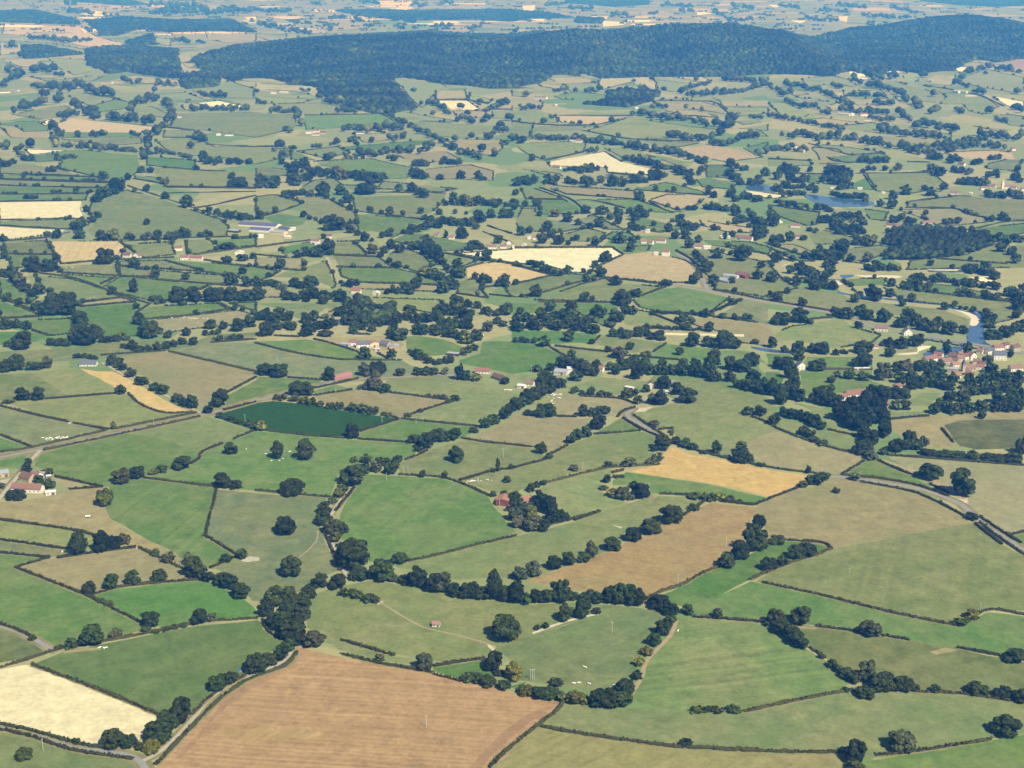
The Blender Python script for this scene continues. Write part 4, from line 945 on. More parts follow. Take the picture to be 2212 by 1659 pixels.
# tree lines too far or too many to stand as things of their own: crown width, then lines (';' ends a line)
LINES = """
A1 55 240,340 420,350 620,380; 50 500,370 790,360; 70 50,420 130,420; 60 170,510 190,500
A1 90 290,640 420,640 560,660; 100 20,740 110,700 180,690 40,600; 90 270,760 400,790; 90 440,780 600,780 740,790 860,840 980,840; 80 500,900 530,840; 90 200,960 310,930 400,880 380,820; 70 110,990 130,980
A1 80 620,920 720,960 850,1000; 90 520,1030 620,1000 780,1010 870,1040; 90 960,1050 1050,1060 1140,1060 1270,1070 1350,1080; 80 1130,960 1140,1030; 90 1190,910 1330,880 1450,930 1490,1000 1450,1080 1370,1160 1340,1190
A1 80 1640,960 1740,960; 60 1780,960 2160,960; 80 440,1100 530,1190; 80 460,1220 500,1280; 70 560,1270 700,1290 900,1300 1180,1320; 90 1260,1190 1270,1270 1240,1340 1230,1420; 90 200,1280 290,1270; 90 30,1300 90,1290
A1 60 670,1190 680,1190; 60 780,1180 900,1180; 60 1140,1180 1210,1180; 60 1290,1340 1450,1330 1660,1380; 80 150,1320 200,1390 290,1410; 80 0,1450 80,1440 140,1410; 60 480,1390 680,1370; 80 420,1490 470,1480; 80 890,1560 910,1560; 60 1105,1560 1115,1560; 70 1215,1500 1225,1500; 70 1295,1500 1305,1500
A1 90 1720,1180 1760,1240 1690,1200; 80 1645,1290 1655,1290; 90 1750,1400 1830,1440 1900,1400; 70 1990,1420 2110,1420 2170,1420; 60 1695,1475 1705,1475; 60 1425,1600 1435,1600; 100 1050,1600 950,1650
A1 60 1060,720 1210,720; 60 1340,745 1530,750; 50 1330,800 1345,800; 60 1720,830 1960,860; 45 750,260 780,290; 50 1500,370 1650,380; 45 1700,370 1780,380; 60 1300,130 1800,120; 50 600,120 820,130; 50 900,150 1050,160; 50 1280,60 1700,70; 55 1400,100 1750,100; 45 1900,90 2050,100; 50 560,40 640,50; 60 1780,130 2200,110
A2 60 130,970 300,980; 80 340,990 400,1050 380,1110; 90 260,1150 320,1150; 90 180,1300 240,1360 270,1360; 80 270,1290 340,1290; 70 1110,970 1200,1040 1280,1080 1350,1110 1450,1170 1550,1210 1640,1270 1750,1330 1850,1350 1950,1370
A2 80 780,1140 1280,1140; 80 790,1230 890,1250; 60 995,1240 1005,1240; 80 1160,1220 1280,1210; 80 830,1370 920,1360 1030,1360 1180,1330 1400,1320 1550,1290; 80 1150,1390 1240,1400; 80 1400,1440 1500,1440; 70 1600,1420 1760,1420; 80 610,1380 670,1370; 60 775,1370 785,1370
A2 80 230,1440 320,1450 420,1470 500,1490 600,1510; 110 320,1620 330,1520 300,1560; 100 680,1560 740,1560; 90 770,1540 900,1550 1000,1560 1090,1580 1050,1600; 90 1330,1530 1440,1560 1380,1500; 70 1580,1560 1590,1560; 80 1765,1550 1775,1550; 70 1920,1560 1990,1570
A2 60 500,1280 570,1280; 60 650,1260 700,1260; 70 1715,1230 1725,1230; 60 1855,1200 1865,1200; 80 1960,1190 2020,1200 2100,1140 2160,1170; 80 2130,1260 2190,1260; 80 2055,1360 2065,1360; 80 1945,1320 1955,1320; 70 560,870 640,900 760,910; 70 1430,900 1520,910 1600,950 1680,1000; 70 1765,950 1775,950; 60 1525,1000 1535,1000
A2 50 1340,790 1390,790; 45 1535,850 1545,850; 40 1830,860 1840,860; 60 1930,900 1940,900; 80 1980,960 2100,940 2160,900; 80 1750,1050 1880,1060; 70 1960,1060 2010,1040; 60 1825,1000 1835,1000; 70 2105,1110 2115,1110; 80 2185,1050 2195,1050; 60 700,980 880,970; 100 30,1610 70,1620; 100 130,1620 200,1600; 60 30,910 90,920; 40 380,790 460,800; 50 0,800 30,800
A2 50 20,220 160,250 250,280 480,300; 45 300,190 380,220; 40 440,210 480,220; 45 640,240 660,270; 40 480,40 560,50; 40 940,230 990,240; 45 830,200 900,190; 40 1200,240 1280,260; 45 1560,240 1700,240; 35 1340,205 1390,205; 40 1840,270 1960,220; 40 360,340 375,345; 45 900,30 1060,40; 40 1200,30 1220,20; 50 1580,40 1700,40; 45 0,110 300,110; 40 640,160 780,165; 45 1350,60 1500,50
A3 60 115,840 125,840; 60 70,940 230,950; 60 370,800 470,790; 50 545,800 555,800; 70 640,800 760,800; 45 985,780 995,780; 45 1105,770 1170,770; 50 1305,790 1315,790; 40 1040,710 1060,715; 45 1205,700 1215,700; 50 1585,710 1595,710; 50 1490,780 1560,760 1700,730; 60 1480,830 1700,830 1900,810 2000,800 2212,740; 60 1830,700 2100,720 2212,730
A3 60 1210,930 1340,940; 80 1050,1010 1140,1000 1260,1030 1330,1040 1450,1050 1560,1060 1700,1100; 50 1500,950 1510,950; 50 1635,970 1645,970; 100 1790,1100 1850,1110 1890,1060; 70 1935,1030 1945,1030; 70 2060,1020 2140,1030; 60 270,1070 280,1070; 50 335,1030 345,1030; 50 580,1080 590,1080; 50 690,1090 720,1085; 55 855,1060 865,1060; 40 60,1050 70,1050
A3 60 180,1200 260,1210 400,1210 500,1220 570,1210; 80 620,1240 750,1240 850,1250 960,1270 1080,1290 1170,1300; 60 915,1190 925,1190; 90 1350,1200 1460,1220 1560,1220 1660,1230 1760,1190 1850,1180; 80 1200,1310 1280,1330 1400,1340 1500,1370 1600,1400 1650,1430 1640,1520 1600,1530
A3 80 990,1390 1100,1410 1200,1440 1300,1470 1420,1490 1500,1530 1550,1590; 60 650,1320 750,1310; 45 265,1380 275,1380; 80 160,1390 200,1420; 60 460,1480 590,1480; 80 590,1490 700,1490 760,1490; 55 1115,1520 1125,1520; 80 1200,1510 1300,1540
A3 90 20,1600 220,1600; 80 300,1580 400,1580; 90 480,1590 760,1610; 90 850,1610 950,1600 1080,1580 1180,1570 1280,1550 1350,1550; 80 1880,1440 1960,1470 2030,1480; 80 1870,1530 1930,1560 1960,1620; 80 2050,1600 2150,1610; 80 2175,1530 2185,1530; 80 1740,1260 1830,1270 1900,1250 2000,1200 2100,1190; 80 2110,1340 2212,1340; 80 0,1230 120,1240; 60 1700,1655 1740,1640; 40 40,270 60,270; 40 0,300 40,290; 45 300,60 480,40; 45 500,90 700,90; 45 850,150 1000,140; 40 1180,130 1260,125; 45 1300,60 1560,70; 45 1450,110 1580,110; 45 1750,120 1860,170; 45 1900,60 2100,90; 45 1880,190 2100,180
A4 70 20,760 60,800 120,840; 70 130,830 190,820; 60 150,750 280,750 330,780 450,800 560,860 680,910 740,930; 60 150,890 250,930 350,930 450,950; 70 470,1000 530,1000; 60 560,760 640,770; 60 680,840 780,840 1000,840; 60 920,910 1080,910; 80 740,700 820,740 900,760 1000,780 1080,810 1180,880 1250,920 1330,950
A4 90 860,680 960,710 1100,690; 80 1335,680 1345,680; 60 1195,640 1205,640; 60 30,1020 240,1050 420,1090 650,1140; 80 130,1200 300,1180 450,1220 600,1210 750,1220 880,1250 1000,1270 1080,1300; 80 960,1140 1100,1160 1250,1180 1400,1200 1490,1200; 90 1120,1000 1200,1040 1250,1100 1350,1100 1500,1120 1650,1130; 90 1410,980 1500,980; 80 1640,970 1680,1000; 70 1900,1000 1920,980
A4 80 1160,1300 1300,1340 1420,1330 1600,1310 1750,1290 1900,1270 2050,1300; 70 1400,1370 1480,1390; 80 1560,1410 1660,1410; 70 1780,1440 1850,1430; 60 1920,1390 2000,1380; 70 1150,1280 1300,1290 1500,1270 1700,1250 1900,1220; 80 1830,1180 1980,1200 2150,1220 2212,1190; 70 1780,800 1860,820; 70 2145,820 2155,820; 65 1425,840 1435,840; 40 1875,650 1885,650; 60 1650,730 1720,770; 60 1620,740 1700,660 1800,620 1900,600; 60 1900,590 2000,610 2200,640
A4 80 2120,960 2190,980; 60 1970,1050 2080,1070; 60 780,1410 860,1410 940,1410 1050,1400; 70 880,1480 930,1480; 55 815,1500 825,1500; 60 1005,1480 1015,1480; 75 1115,1480 1125,1480; 110 1430,1500 1490,1540; 90 100,1500 300,1490; 50 355,1490 365,1490; 110 480,1560 560,1580 650,1600 700,1560 520,1500 620,1520 680,1640 600,1640; 90 200,1580 280,1580 330,1600; 80 75,1560 85,1560
A4 60 30,1640 130,1640 250,1630 360,1640 420,1640; 70 0,1300 80,1310 170,1310 340,1320; 70 1670,1590 1860,1600; 70 1900,1530 2000,1540; 60 1600,1490 1760,1510; 60 2145,1490 2155,1490; 80 2120,1560 2200,1600; 60 1515,1640 1525,1640; 60 1345,1650 1355,1650; 60 620,960 740,970; 60 860,970 900,980; 80 750,990 1050,990; 60 900,1040 1100,1060; 45 100,60 280,90; 45 450,100 700,110; 45 330,180 600,190; 45 820,150 1200,170; 45 1060,80 1280,120; 45 600,60 850,80
B1 100 800,235 900,200 980,180 1040,110; 100 640,490 720,460 780,430; 100 880,570 1030,570; 70 1100,560 1160,560; 80 1240,560 1380,555; 90 1430,560 1500,560 1600,545; 70 1730,540 1830,540; 70 1880,340 1950,370 2070,390 2180,400; 130 20,880 100,920 170,970 240,1010 330,1050
B1 80 440,1470 600,1480; 80 880,1450 950,1450 1100,1440; 80 1080,1500 1200,1520 1300,1520; 60 1850,1440 2000,1430 2100,1420; 60 1330,1110 1430,1110; 70 660,1590 740,1580 830,1610; 80 940,1620 1050,1640; 40 200,30 210,30; 50 650,150 670,150; 40 220,210 320,210; 30 20,160 150,165; 30 450,155 540,155; 50 1780,1390 1900,1380
B2 80 330,100 380,60 450,40 550,20 640,10; 100 720,50 850,30 950,60 1050,90; 70 250,190 310,200 400,180 460,180; 90 1700,260 1800,270 1950,270 2212,280; 80 1480,400 1560,420 1650,430 1750,440 1850,450 1920,480; 90 1900,380 1960,420; 80 1280,520 1380,500 1480,480 1600,450; 110 1000,680 1090,730 1140,660 1180,640; 120 1360,640 1440,680 1520,740 1600,790 1630,830; 110 1480,880 1580,900 1660,960 1650,1020
B2 90 0,960 120,970 250,990; 110 280,1080 380,1090 480,1090 600,1090 700,1080 780,1080; 110 320,980 440,980 560,970; 120 40,1260 140,1290 230,1270 290,1250; 100 160,1340 380,1330; 110 560,1340 640,1330 720,1310; 120 740,1230 840,1180 950,1180 1050,1200 1150,1200; 120 780,1300 900,1330 1000,1330 1120,1300 1200,1330; 130 1150,1400 1230,1430 1280,1390; 120 1240,1280 1350,1290 1450,1290 1550,1280
B2 120 1380,1380 1500,1370 1600,1390 1700,1420 1780,1450 1840,1480 1900,1460 1880,1520 1800,1570; 110 1560,1230 1680,1220 1780,1220 1870,1270; 110 1960,1200 2060,1220 2170,1220; 110 2100,1300 2180,1310; 110 1600,1310 1750,1330 1850,1350; 60 740,950 810,970; 70 1130,1020 1250,1030; 90 1390,1590 1450,1620 1520,1640 1600,1640 1690,1640; 60 1330,1550 1400,1590
B3 80 20,280 20,370; 90 340,360 390,380; 90 610,340 660,340; 90 740,350 800,340 830,370 890,410 930,450; 90 1080,330 1130,350 1180,350; 90 1400,410 1440,420 1540,480 1590,470; 90 1520,310 1590,310; 80 1680,300 1740,300 1830,320; 70 1700,190 1760,190; 70 1930,230 2010,210 2080,220 2160,240; 90 1930,420 2040,420 2120,450 2190,480; 90 2090,560 2160,560 2110,500
B3 70 150,780 220,800 270,830 340,840 380,880 440,860; 120 20,1340 100,1330 200,1340 300,1330 400,1330 500,1340 600,1350 680,1370 760,1380; 110 60,1270 180,1270 420,1260 540,1270 640,1300; 90 870,1390 940,1390 1010,1410 1070,1410 1150,1410 1230,1420 1310,1440; 50 1950,1255 2050,1250; 40 1120,1325 1640,1345; 40 1260,1200 1640,1215; 45 1720,1190 1990,1090
B4 80 460,400 520,440 600,400 700,400 780,400 830,440; 100 560,480 650,500 760,520 850,540; 80 0,350 60,460; 60 350,490 420,500; 80 1060,400 1190,400 1270,440; 90 1380,190 1430,190; 70 1520,430 1600,420 1670,420; 70 1640,80 1760,90 1900,90; 80 1900,190 2000,200 2100,200 2180,210; 60 60,140 150,180 250,180 320,180; 70 350,120 400,150; 70 560,180 650,200 760,210 850,220
B4 60 60,240 150,270 250,290 330,290; 80 400,310 500,320 560,330; 100 1990,590 2080,590 2180,590; 90 30,590 100,590 190,590; 70 290,580 320,560; 80 640,610 670,640; 90 740,610 800,610 860,610 910,600; 130 440,740 520,730 600,740 560,660; 130 280,840 360,900 430,900 360,990 450,990 520,860 560,800 480,820; 90 850,830 930,830 990,820; 80 1070,830 1150,840
B4 90 1720,860 1800,860 1900,860 2000,930; 80 1230,900 1330,920 1430,920 1530,930 1620,960 1700,960 1780,970 1860,990; 90 1150,980 1250,990 1360,1000; 70 1650,1030 1720,1050 1790,1060; 90 1880,1080 1960,1090; 110 2060,1050 2150,1080 2180,1180 2140,1220 2200,1000; 120 1110,1320 1200,1320 1290,1320 1350,1350 1180,1260; 110 1920,1300 1900,1400 1960,1440 2040,1400 2140,1400; 110 1010,1480 1080,1520 1150,1500 1230,1500 1310,1450; 60 560,1550 690,1540; 50 650,930 720,970 800,1050
"""
# woods that read as one mass
WOODS = """
U 445,116 490,104 553,95 700,80 915,69 1028,75 1106,76 1181,66 1246,59 1306,62 1431,49 1581,49 1659,62 1681,64 1744,84 1800,72 1850,60 1909,52 1959,41 2009,34 2084,28 2159,36 2230,50 2230,126 2150,135 2110,125 2060,150 1990,160 1940,150 1880,165 1830,150 1800,165 1659,160 1556,166 1418,166 1300,170 1260,160 1190,163 1170,178 1106,190 1053,190 953,180 860,165 845,172 870,205 898,232 850,245 803,245 770,235 693,205 690,190 553,165 500,176 470,162 437,150 415,134 430,120
A1 740,430 900,410 1200,400 1530,440 1540,560 1570,680 1400,670 1100,620 940,640 860,600 760,560
A1 1590,650 1800,620 1890,700 1850,750 1620,770 1560,720
A1 -60,100 300,90 650,170 700,215 300,200 -60,190
A1 740,180 1100,150 1500,180 2000,170 2200,280 1900,270 1500,280 1200,250 1000,310 870,310 850,260
A1 1090,360 1300,300 1350,390 1100,390
A1 190,400 400,400 700,470 400,500 220,510
A1 600,0 1100,5 1300,40 1100,50 700,20
A3 830,800 1000,780 1280,800 1190,880 1000,930 600,900 830,870
A2 700,95 1000,85 1300,95 2212,85 2212,190 1900,170 1300,180 900,140
A3 0,90 300,110 550,160 150,160 0,190
A3 560,150 780,160 770,205 560,200
A3 500,5 1180,5 1180,40 900,60 500,30
A4 1300,5 2260,5 2260,50 1950,60 1600,40
B4 1010,600 1040,520 1200,440 1400,480 1650,490 1900,520 1950,590 1860,640 1600,700 1300,740 1000,730 990,690 1160,640
B2 760,1130 900,1080 1050,1150 1200,1150 1300,1230 1130,1290 900,1320 760,1290
"""
# houses: B label part | front wall x1,y1 x2,y2 | depth | eaves | roof | wall | type   (l ridge along the front, g gable to the front, a arched)
HAMLETS = """
@in the farm at the left edge
C1 95,1225 350,1240 9 4 red white l
C1 165,1128 250,1152 10 4.5 redd tan l
C1 250,1130 322,1140 10 4.5 red white l
C1 325,1106 372,1108 10 3.5 grey white l
C1 -20,1108 80,1093 12 4 grey tan l
C1 395,1258 480,1252 6 3 pale white l
C1 402,1112 440,1108 4 2.5 pale blue l
@alone at the head of the golden strip
C1 685,142 830,142 10 3.2 slate white l
@beside the straight road
C2 682,264 832,230 11 3 barn barn a
@right of the pale poplars
C2 1890,205 2020,206 8 3.2 red white l
C2 2037,243 2130,278 8 3.4 redd stone l
@by the round pond pasture
B2 1650,1560 1748,1568 7 3.5 grey dark l
@in the garden wood
C2 2072,1345 2178,1352 14 5.5 orange barnwall g
C2 2160,1396 2202,1398 5 2.6 orange white l
C3 85,1342 185,1344 8 4.5 orange white l
@at the road bend
C3 1175,335 1226,336 9 6 redd white g
C3 1322,378 1366,382 5 3 pale white l
C3 975,335 1045,345 5 2.6 pale stone l
@among the grey sheds by the stream
C3 360,212 470,222 15 4 grey pale l
C3 480,192 592,188 12 4 pale pale l
C3 745,192 782,196 7 5 orange white l
@at the end of the slanting tree belt
C3 42,330 106,337 8 3.5 pale white l
C3 112,312 180,318 8 3.5 brown white l
@in the meadow left of the village
C4 255,176 332,172 9 6 slate white g
C4 750,172 880,172 4 2.4 pale white l
@in the wood farm
C4 690,414 872,404 10 5 red white l
C4 612,446 688,432 8 4 red white l
C4 1110,345 1160,342 8 4 red white l
C4 1008,502 1050,502 8 4 red stone l
@in the riverside village
C4 1370,120 1470,97 9 5 red white l
C4 1348,152 1402,152 6 3.4 red stone l
C4 1510,127 1592,122 8 4.5 brown stone l
C4 1555,78 1642,92 8 5 redd white l
C4 1642,105 1700,100 7 5 brown stone l
C4 1690,92 1758,80 8 5 redd white l
C4 1752,88 1802,82 8 6 red white g
C4 1548,192 1640,202 9 5 grey stone l
C4 1600,154 1652,150 7 4 orange white l
C4 1712,168 1772,168 7 4 red stone l
C4 1800,167 1866,172 7 4 red white l
C4 1608,246 1670,246 8 4 orange white l
C4 1700,218 1742,224 7 4 red stone l
C4 1742,242 1786,242 6 4 red white l
C4 1952,88 2060,92 11 7 slate white l
B4 1960,1532 2040,1526 8 6 red white l
C4 2100,186 2205,182 9 4 brown white l
B4 2122,1530 2182,1522 8 6 redd stone l
C4 1430,60 1500,72 7 4 red white l
C4 1480,100 1512,96 6 3.5 brown pale l
C4 1580,112 1630,118 7 4 redd white l
C4 1655,66 1690,62 7 4.5 brown white l
C4 1770,120 1820,126 7 4 brown white l
C4 1830,140 1880,146 7 4 redd pale l
C4 1900,40 1945,36 8 5 slate white l
C4 2070,60 2110,62 7 4 brown white l
C4 2005,215 2060,220 7 3.6 brown stone l
B4 2050,1500 2090,1496 7 5 redd white l
B4 1800,1540 1850,1548 7 4 brown white l
@near the long road bridge
B4 920,1346 1032,1356 9 4.5 brown white l
B4 1175,1388 1246,1386 8 5 slate white g
B4 875,1502 952,1502 8 3 brown white l
@in the string of houses left of the big wood
B4 1022,448 1100,450 8 3.5 redd white l
B4 1110,455 1196,456 8 3.5 brown white l
B4 1320,462 1362,462 8 5 pale white g
B4 1340,428 1432,420 9 3 brown tan l
@on the slope below the pond
B4 80,416 126,416 8 4 red white g
B4 194,452 276,456 9 4 red white l
B4 230,548 302,552 8 4 red white l
@around the fish ponds
B4 983,160 1012,160 6 3 pale white l
B4 540,120 632,122 6 3 pale white l
B4 774,125 816,126 7 3.5 pale white l
@in the village of the white spire
B4 1572,172 1642,176 9 5 brown white l
B4 1840,130 1892,130 8 5 brown white l
B4 1898,106 1962,112 8 4 brown white l
B4 2090,126 2142,130 8 5 brown white l
B4 1738,164 1764,166 6 3 pale white l
B4 2192,140 2240,140 8 5 brown white l
@in the hamlet above the brown dome field
B3 1115,592 1162,594 8 4.5 orange white l
B3 1150,500 1186,502 8 5 pale white g
B3 1180,598 1212,602 7 5 orange white l
B3 1240,586 1322,592 9 5 red white l
B3 1225,690 1262,692 7 4 pale white l
B3 1293,698 1357,702 9 7.5 red white l
B3 1574,634 1652,638 9 4 brown white l
B3 1655,640 1717,642 9 4.5 pale white l
@on the lush slope above the long sheds
B3 1803,545 1880,550 8 3.5 pale white l
B3 1925,550 1962,555 7 4 red white l
B3 1966,562 2068,574 10 4.5 red white l
@in the depot beside the junction road
B3 1705,902 1868,936 16 4 grey white l
B3 1820,882 1942,895 12 4 grey pale l
B3 1928,878 2012,896 10 6 red barnwall l
@beside the pale field in the middle distance
B3 133,556 166,556 7 4 pale white g
B3 180,560 206,560 6 4 brown white l
B3 80,620 118,622 7 4 pale white g
B3 0,636 22,636 6 4 pale white l
B2 1985,638 2072,640 8 4 brown white l
B2 2108,635 2160,636 8 4 brown white l
B2 2165,600 2205,600 8 4 red white g
@below the white lane
B2 818,1024 902,1026 9 4.5 red white l
B2 1004,1040 1062,1042 9 4 pale cream g
B2 1108,1030 1132,1030 5 3 pale white l
@in the big farm above the straight road
B2 738,1482 800,1486 8 3.5 grey blue l
B2 802,1474 862,1474 8 4.5 red white l
B2 868,1496 990,1492 9 5 slate white l
B2 988,1494 1062,1482 12 5.5 orange cream g
B2 1066,1482 1132,1494 10 4 slate stone l
B2 1150,1512 1228,1512 12 4.5 grey tan g
B2 1028,1522 1066,1522 5 3 pale white l
@at the right end of the river wood
B2 1862,1378 1922,1408 8 5 redd white l
B2 1905,1412 1962,1408 7 3.5 redd white l
@on the road right of the blue-roofed sheds
B2 598,548 652,549 8 4.5 redd white l
B2 470,588 546,592 8 4.5 red white l
B2 508,612 542,613 7 4 pale white g
@below the dark tree line in the middle
B2 1535,535 1572,537 8 4 brown stone l
B2 1663,555 1707,557 8 4 orange white l
@in the blue-roofed works
B1 2055,440 B2 170,462 24 5 blue white l
B1 2150,486 B2 112,500 20 5 blue white l
B2 115,505 236,518 16 4 grey cream l
B2 -10,544 64,544 12 4 pale white l
B2 190,468 282,486 12 4 blue pale l
B2 290,475 342,476 8 4 pale white l
B2 240,548 292,552 10 4 pale cream l
B1 1970,494 2052,502 12 4 grey dark l
@near the striped straw field
B1 1060,714 1122,716 9 4.5 redd white l
B1 1143,724 1207,726 10 5 red white g
@in the hamlet below the works
B1 1508,655 1572,655 9 5 red white l
B1 1558,735 1627,735 9 4.5 red white l
B1 1638,735 1742,742 8 4.5 red white l
B1 2028,690 2102,692 9 4.5 pale white g
@alone in the green fields at left
B1 1272,880 1307,886 7 4 red white l
@in the far left farm
A1 60,592 142,592 12 5 red white l
A1 130,578 266,592 14 5 slate white l
A1 0,806 90,802 12 5 red white l
A1 90,786 152,790 10 4 grey white l
@alone on the far left slope
A1 868,716 962,720 12 4.5 brown white l
@in the big grey pasture
A1 1868,1172 1906,1172 9 5 pale white g
A1 1942,1176 2012,1176 10 5 slate white l
A1 1518,1020 1562,1020 8 3 pale white l
@in the farm below the ridge pasture
A2 430,1156 512,1156 10 4 pale white l
A2 478,1171 546,1172 8 4 brown white l
A2 500,1144 546,1146 9 6 red white l
A2 552,1160 602,1160 10 5 redd stone l
@behind the row of trees in mid distance
A2 829,1156 848,1156 8 5 pale white g
A2 850,1157 932,1158 9 4 slate white l
@in the farm at the ridge foot
A2 128,812 172,812 10 5 pale white l
A2 200,804 268,806 10 5 pale white l
@at the foot of the dark ridge
A3 190,851 292,856 14 6 red white l
A3 370,916 392,916 9 5 pale white l
A3 1063,941 1092,941 9 5 pale white l
@above the big pale field
A3 494,1226 546,1230 9 4 pale white l
A3 546,1230 602,1232 9 5 red white l
A3 345,1454 412,1460 9 4 red white l
A3 1888,1436 1918,1436 9 5 pale white l
@in the hamlet right of the brown field
A4 203,1281 262,1281 10 6 brown white l
A4 240,1312 302,1320 10 5 brown stone l
@in the distant right-hand village
A4 600,990 700,1000 10 5 pale white l
A4 720,1000 745,1000 8 7 pale white l
A4 800,1002 862,1002 10 6 red white l
A4 826,1042 892,1046 10 5 brown white l
@on the far right slope
A4 1598,802 1642,806 12 8 pale white l
A4 1658,800 1712,806 10 6 pale white l
A4 1703,836 1802,837 10 4 pale white l
@at the far right tree line
A4 2108,1302 2142,1302 10 5 red white l
A4 1643,1431 1692,1436 9 5 redd white l
@in the village beyond the ridge
A2 890,300 925,300 16 8 pale white l
A2 930,310 960,310 14 7 pale white l
A2 1000,305 1040,305 16 8 pale white l
A2 1045,300 1080,300 14 8 pale white l
"""
# cattle: label | group | spots
COWS = """
white cow in the tight herd beside the straight road|herd beside the straight road|C1 370,765 398,775 412,770 425,778 440,768 455,775 450,783 482,768 492,762 500,770 512,755 520,768 530,772 545,760 552,770 560,768 575,765 582,760 430,765 405,783
white cow in the herd on the tan knoll by the tree belt|herd on the tan knoll|C3 312,412 340,395 352,385 362,400 370,392 380,385 395,392 410,388 425,385 345,440 358,425 378,395 395,415 408,420 418,420 340,450 355,468 420,395
white cow among the lone trees of the bright green field|cattle in the bright green field|C2 85,905 125,900 135,962 200,963 230,946 237,880 292,884 350,942
white cow lying by the hedge above the big green field|cattle above the big green field|C2 1822,1148 1835,1140 1850,1145 1862,1135 1875,1140 1890,1138 1918,1120 1920,1142 1942,1140
white cow in the file on the tan field by the left woods|cattle on the tan field|B1 1487,1238 1585,1240 1597,1228 1605,1240 1632,1243 1655,1244 1675,1244 1692,1247 1712,1242 1760,1243 1792,1245 1815,1253
white cow in the distant herd straddling two green fields|far herd in green fields|A2 345,1320 365,1330 330,1345 360,1370 380,1375 400,1372 420,1380 440,1385 460,1375 490,1405 505,1408 520,1405 535,1410 550,1405 570,1412 590,1408 605,1410 340,1310 520,1400 480,1400
white cow in the group right of the dome field|cattle right of the dome field|B4 120,800 135,790 145,780 160,778 180,772 190,785
white cow behind the red-roofed cottages|cattle behind the cottages|C2 2150,352 2162,348 2172,353 2184,350 2196,354 2205,352
white cow right of the herd above the big green field|cattle right of the herd|C2 2000,1129 2032,1136
white cow standing alone right of the three lone trees|-|C1 2128,862
white cow by the clump at the tan field's top corner|cattle by the clump|D1 403,264 434,271
white cow under the hedge of the dark green pasture|cattle under the hedge|D1 645,886 672,888 686,886
white cow grazing alone in the centre pasture's lower part|-|D2 1578,1012
white cow close to the tall hedge in the centre pasture|cattle close to the tall hedge|D2 1508,1116 1540,1112 1606,1118
white cow in the bottom right corner of the centre pasture|-|D2 1770,1129
white cow by the tan path beside the striped field|-|D2 2180,776
white cow in the dry field below the striped straw field|cattle in the dry field|B1 572,806 615,801 630,804
"""
POLES = """
beside the straight road left of its bend|C1 1332,656
in the left part of the dark crop field|C1 2118,620
between the barn and the paired oaks|C2 690,372
at the dark crop field's right tip|C2 1090,642
in the light green field right of the dark crop|C2 1383,636
in the upper left of the big green field|C2 1128,1138
just above the big green field, left of two|C2 1276,1082
just above the big green field, right of two|C2 1314,1076
behind the thin tall tree|C2 2137,921
in front of the red barn in the garden wood|C2 2105,1366
above the paired oaks in the wide tan field|C2 185,106
left of the grey sheds by the stream|C3 168,191
in the tree belt along the stream|C3 873,180
in the middle of the slanting pasture|C3 610,1041
beside the dark trees inside the pale pasture|C3 1185,1216
on the pale bank by the road bend|C3 1092,506
at the end of the stony farm track|C4 1062,802
in the wood below the village church|C4 1625,412
in front of the golden field's right corner|C4 400,1052
in the bottom left pasture|D1 280,1546
in the upper right of the centre pasture|D2 1753,782
in the middle of the brown ploughed field|D2 550,1396
by the yellowish paddock tree, leftmost of three|D2 1225,1090
by the yellowish paddock tree, middle of three|D2 1237,1090
by the yellowish paddock tree, rightmost of three|D2 1248,1090
at the right tip of the narrow brown field|D2 2180,470
in the upper part of the narrow brown field|D3 280,223
in the left of the big grey-green pasture|D3 1077,426
by the notch of the big grey-green pasture|D3 1925,656
left of the cattle on the tan field|B1 1560,1272
on the hedge of the small left green field|B1 912,917
right of the tall left-hand tree|B1 1218,1087
at the left of the wide tan field's top hedge|B1 1935,1442
by the sandy river bend, thick and white|B4 685,950
"""

# ------------------------------------------------------------------ materials
def new_mat(name):
    m = bpy.data.materials.new(name); m.use_nodes = True
    nt = m.node_tree
    b = nt.nodes["Principled BSDF"]
    b.inputs["Roughness"].default_value = 0.9
    b.inputs["Specular IOR Level"].default_value = 0.15
    return m, nt, b

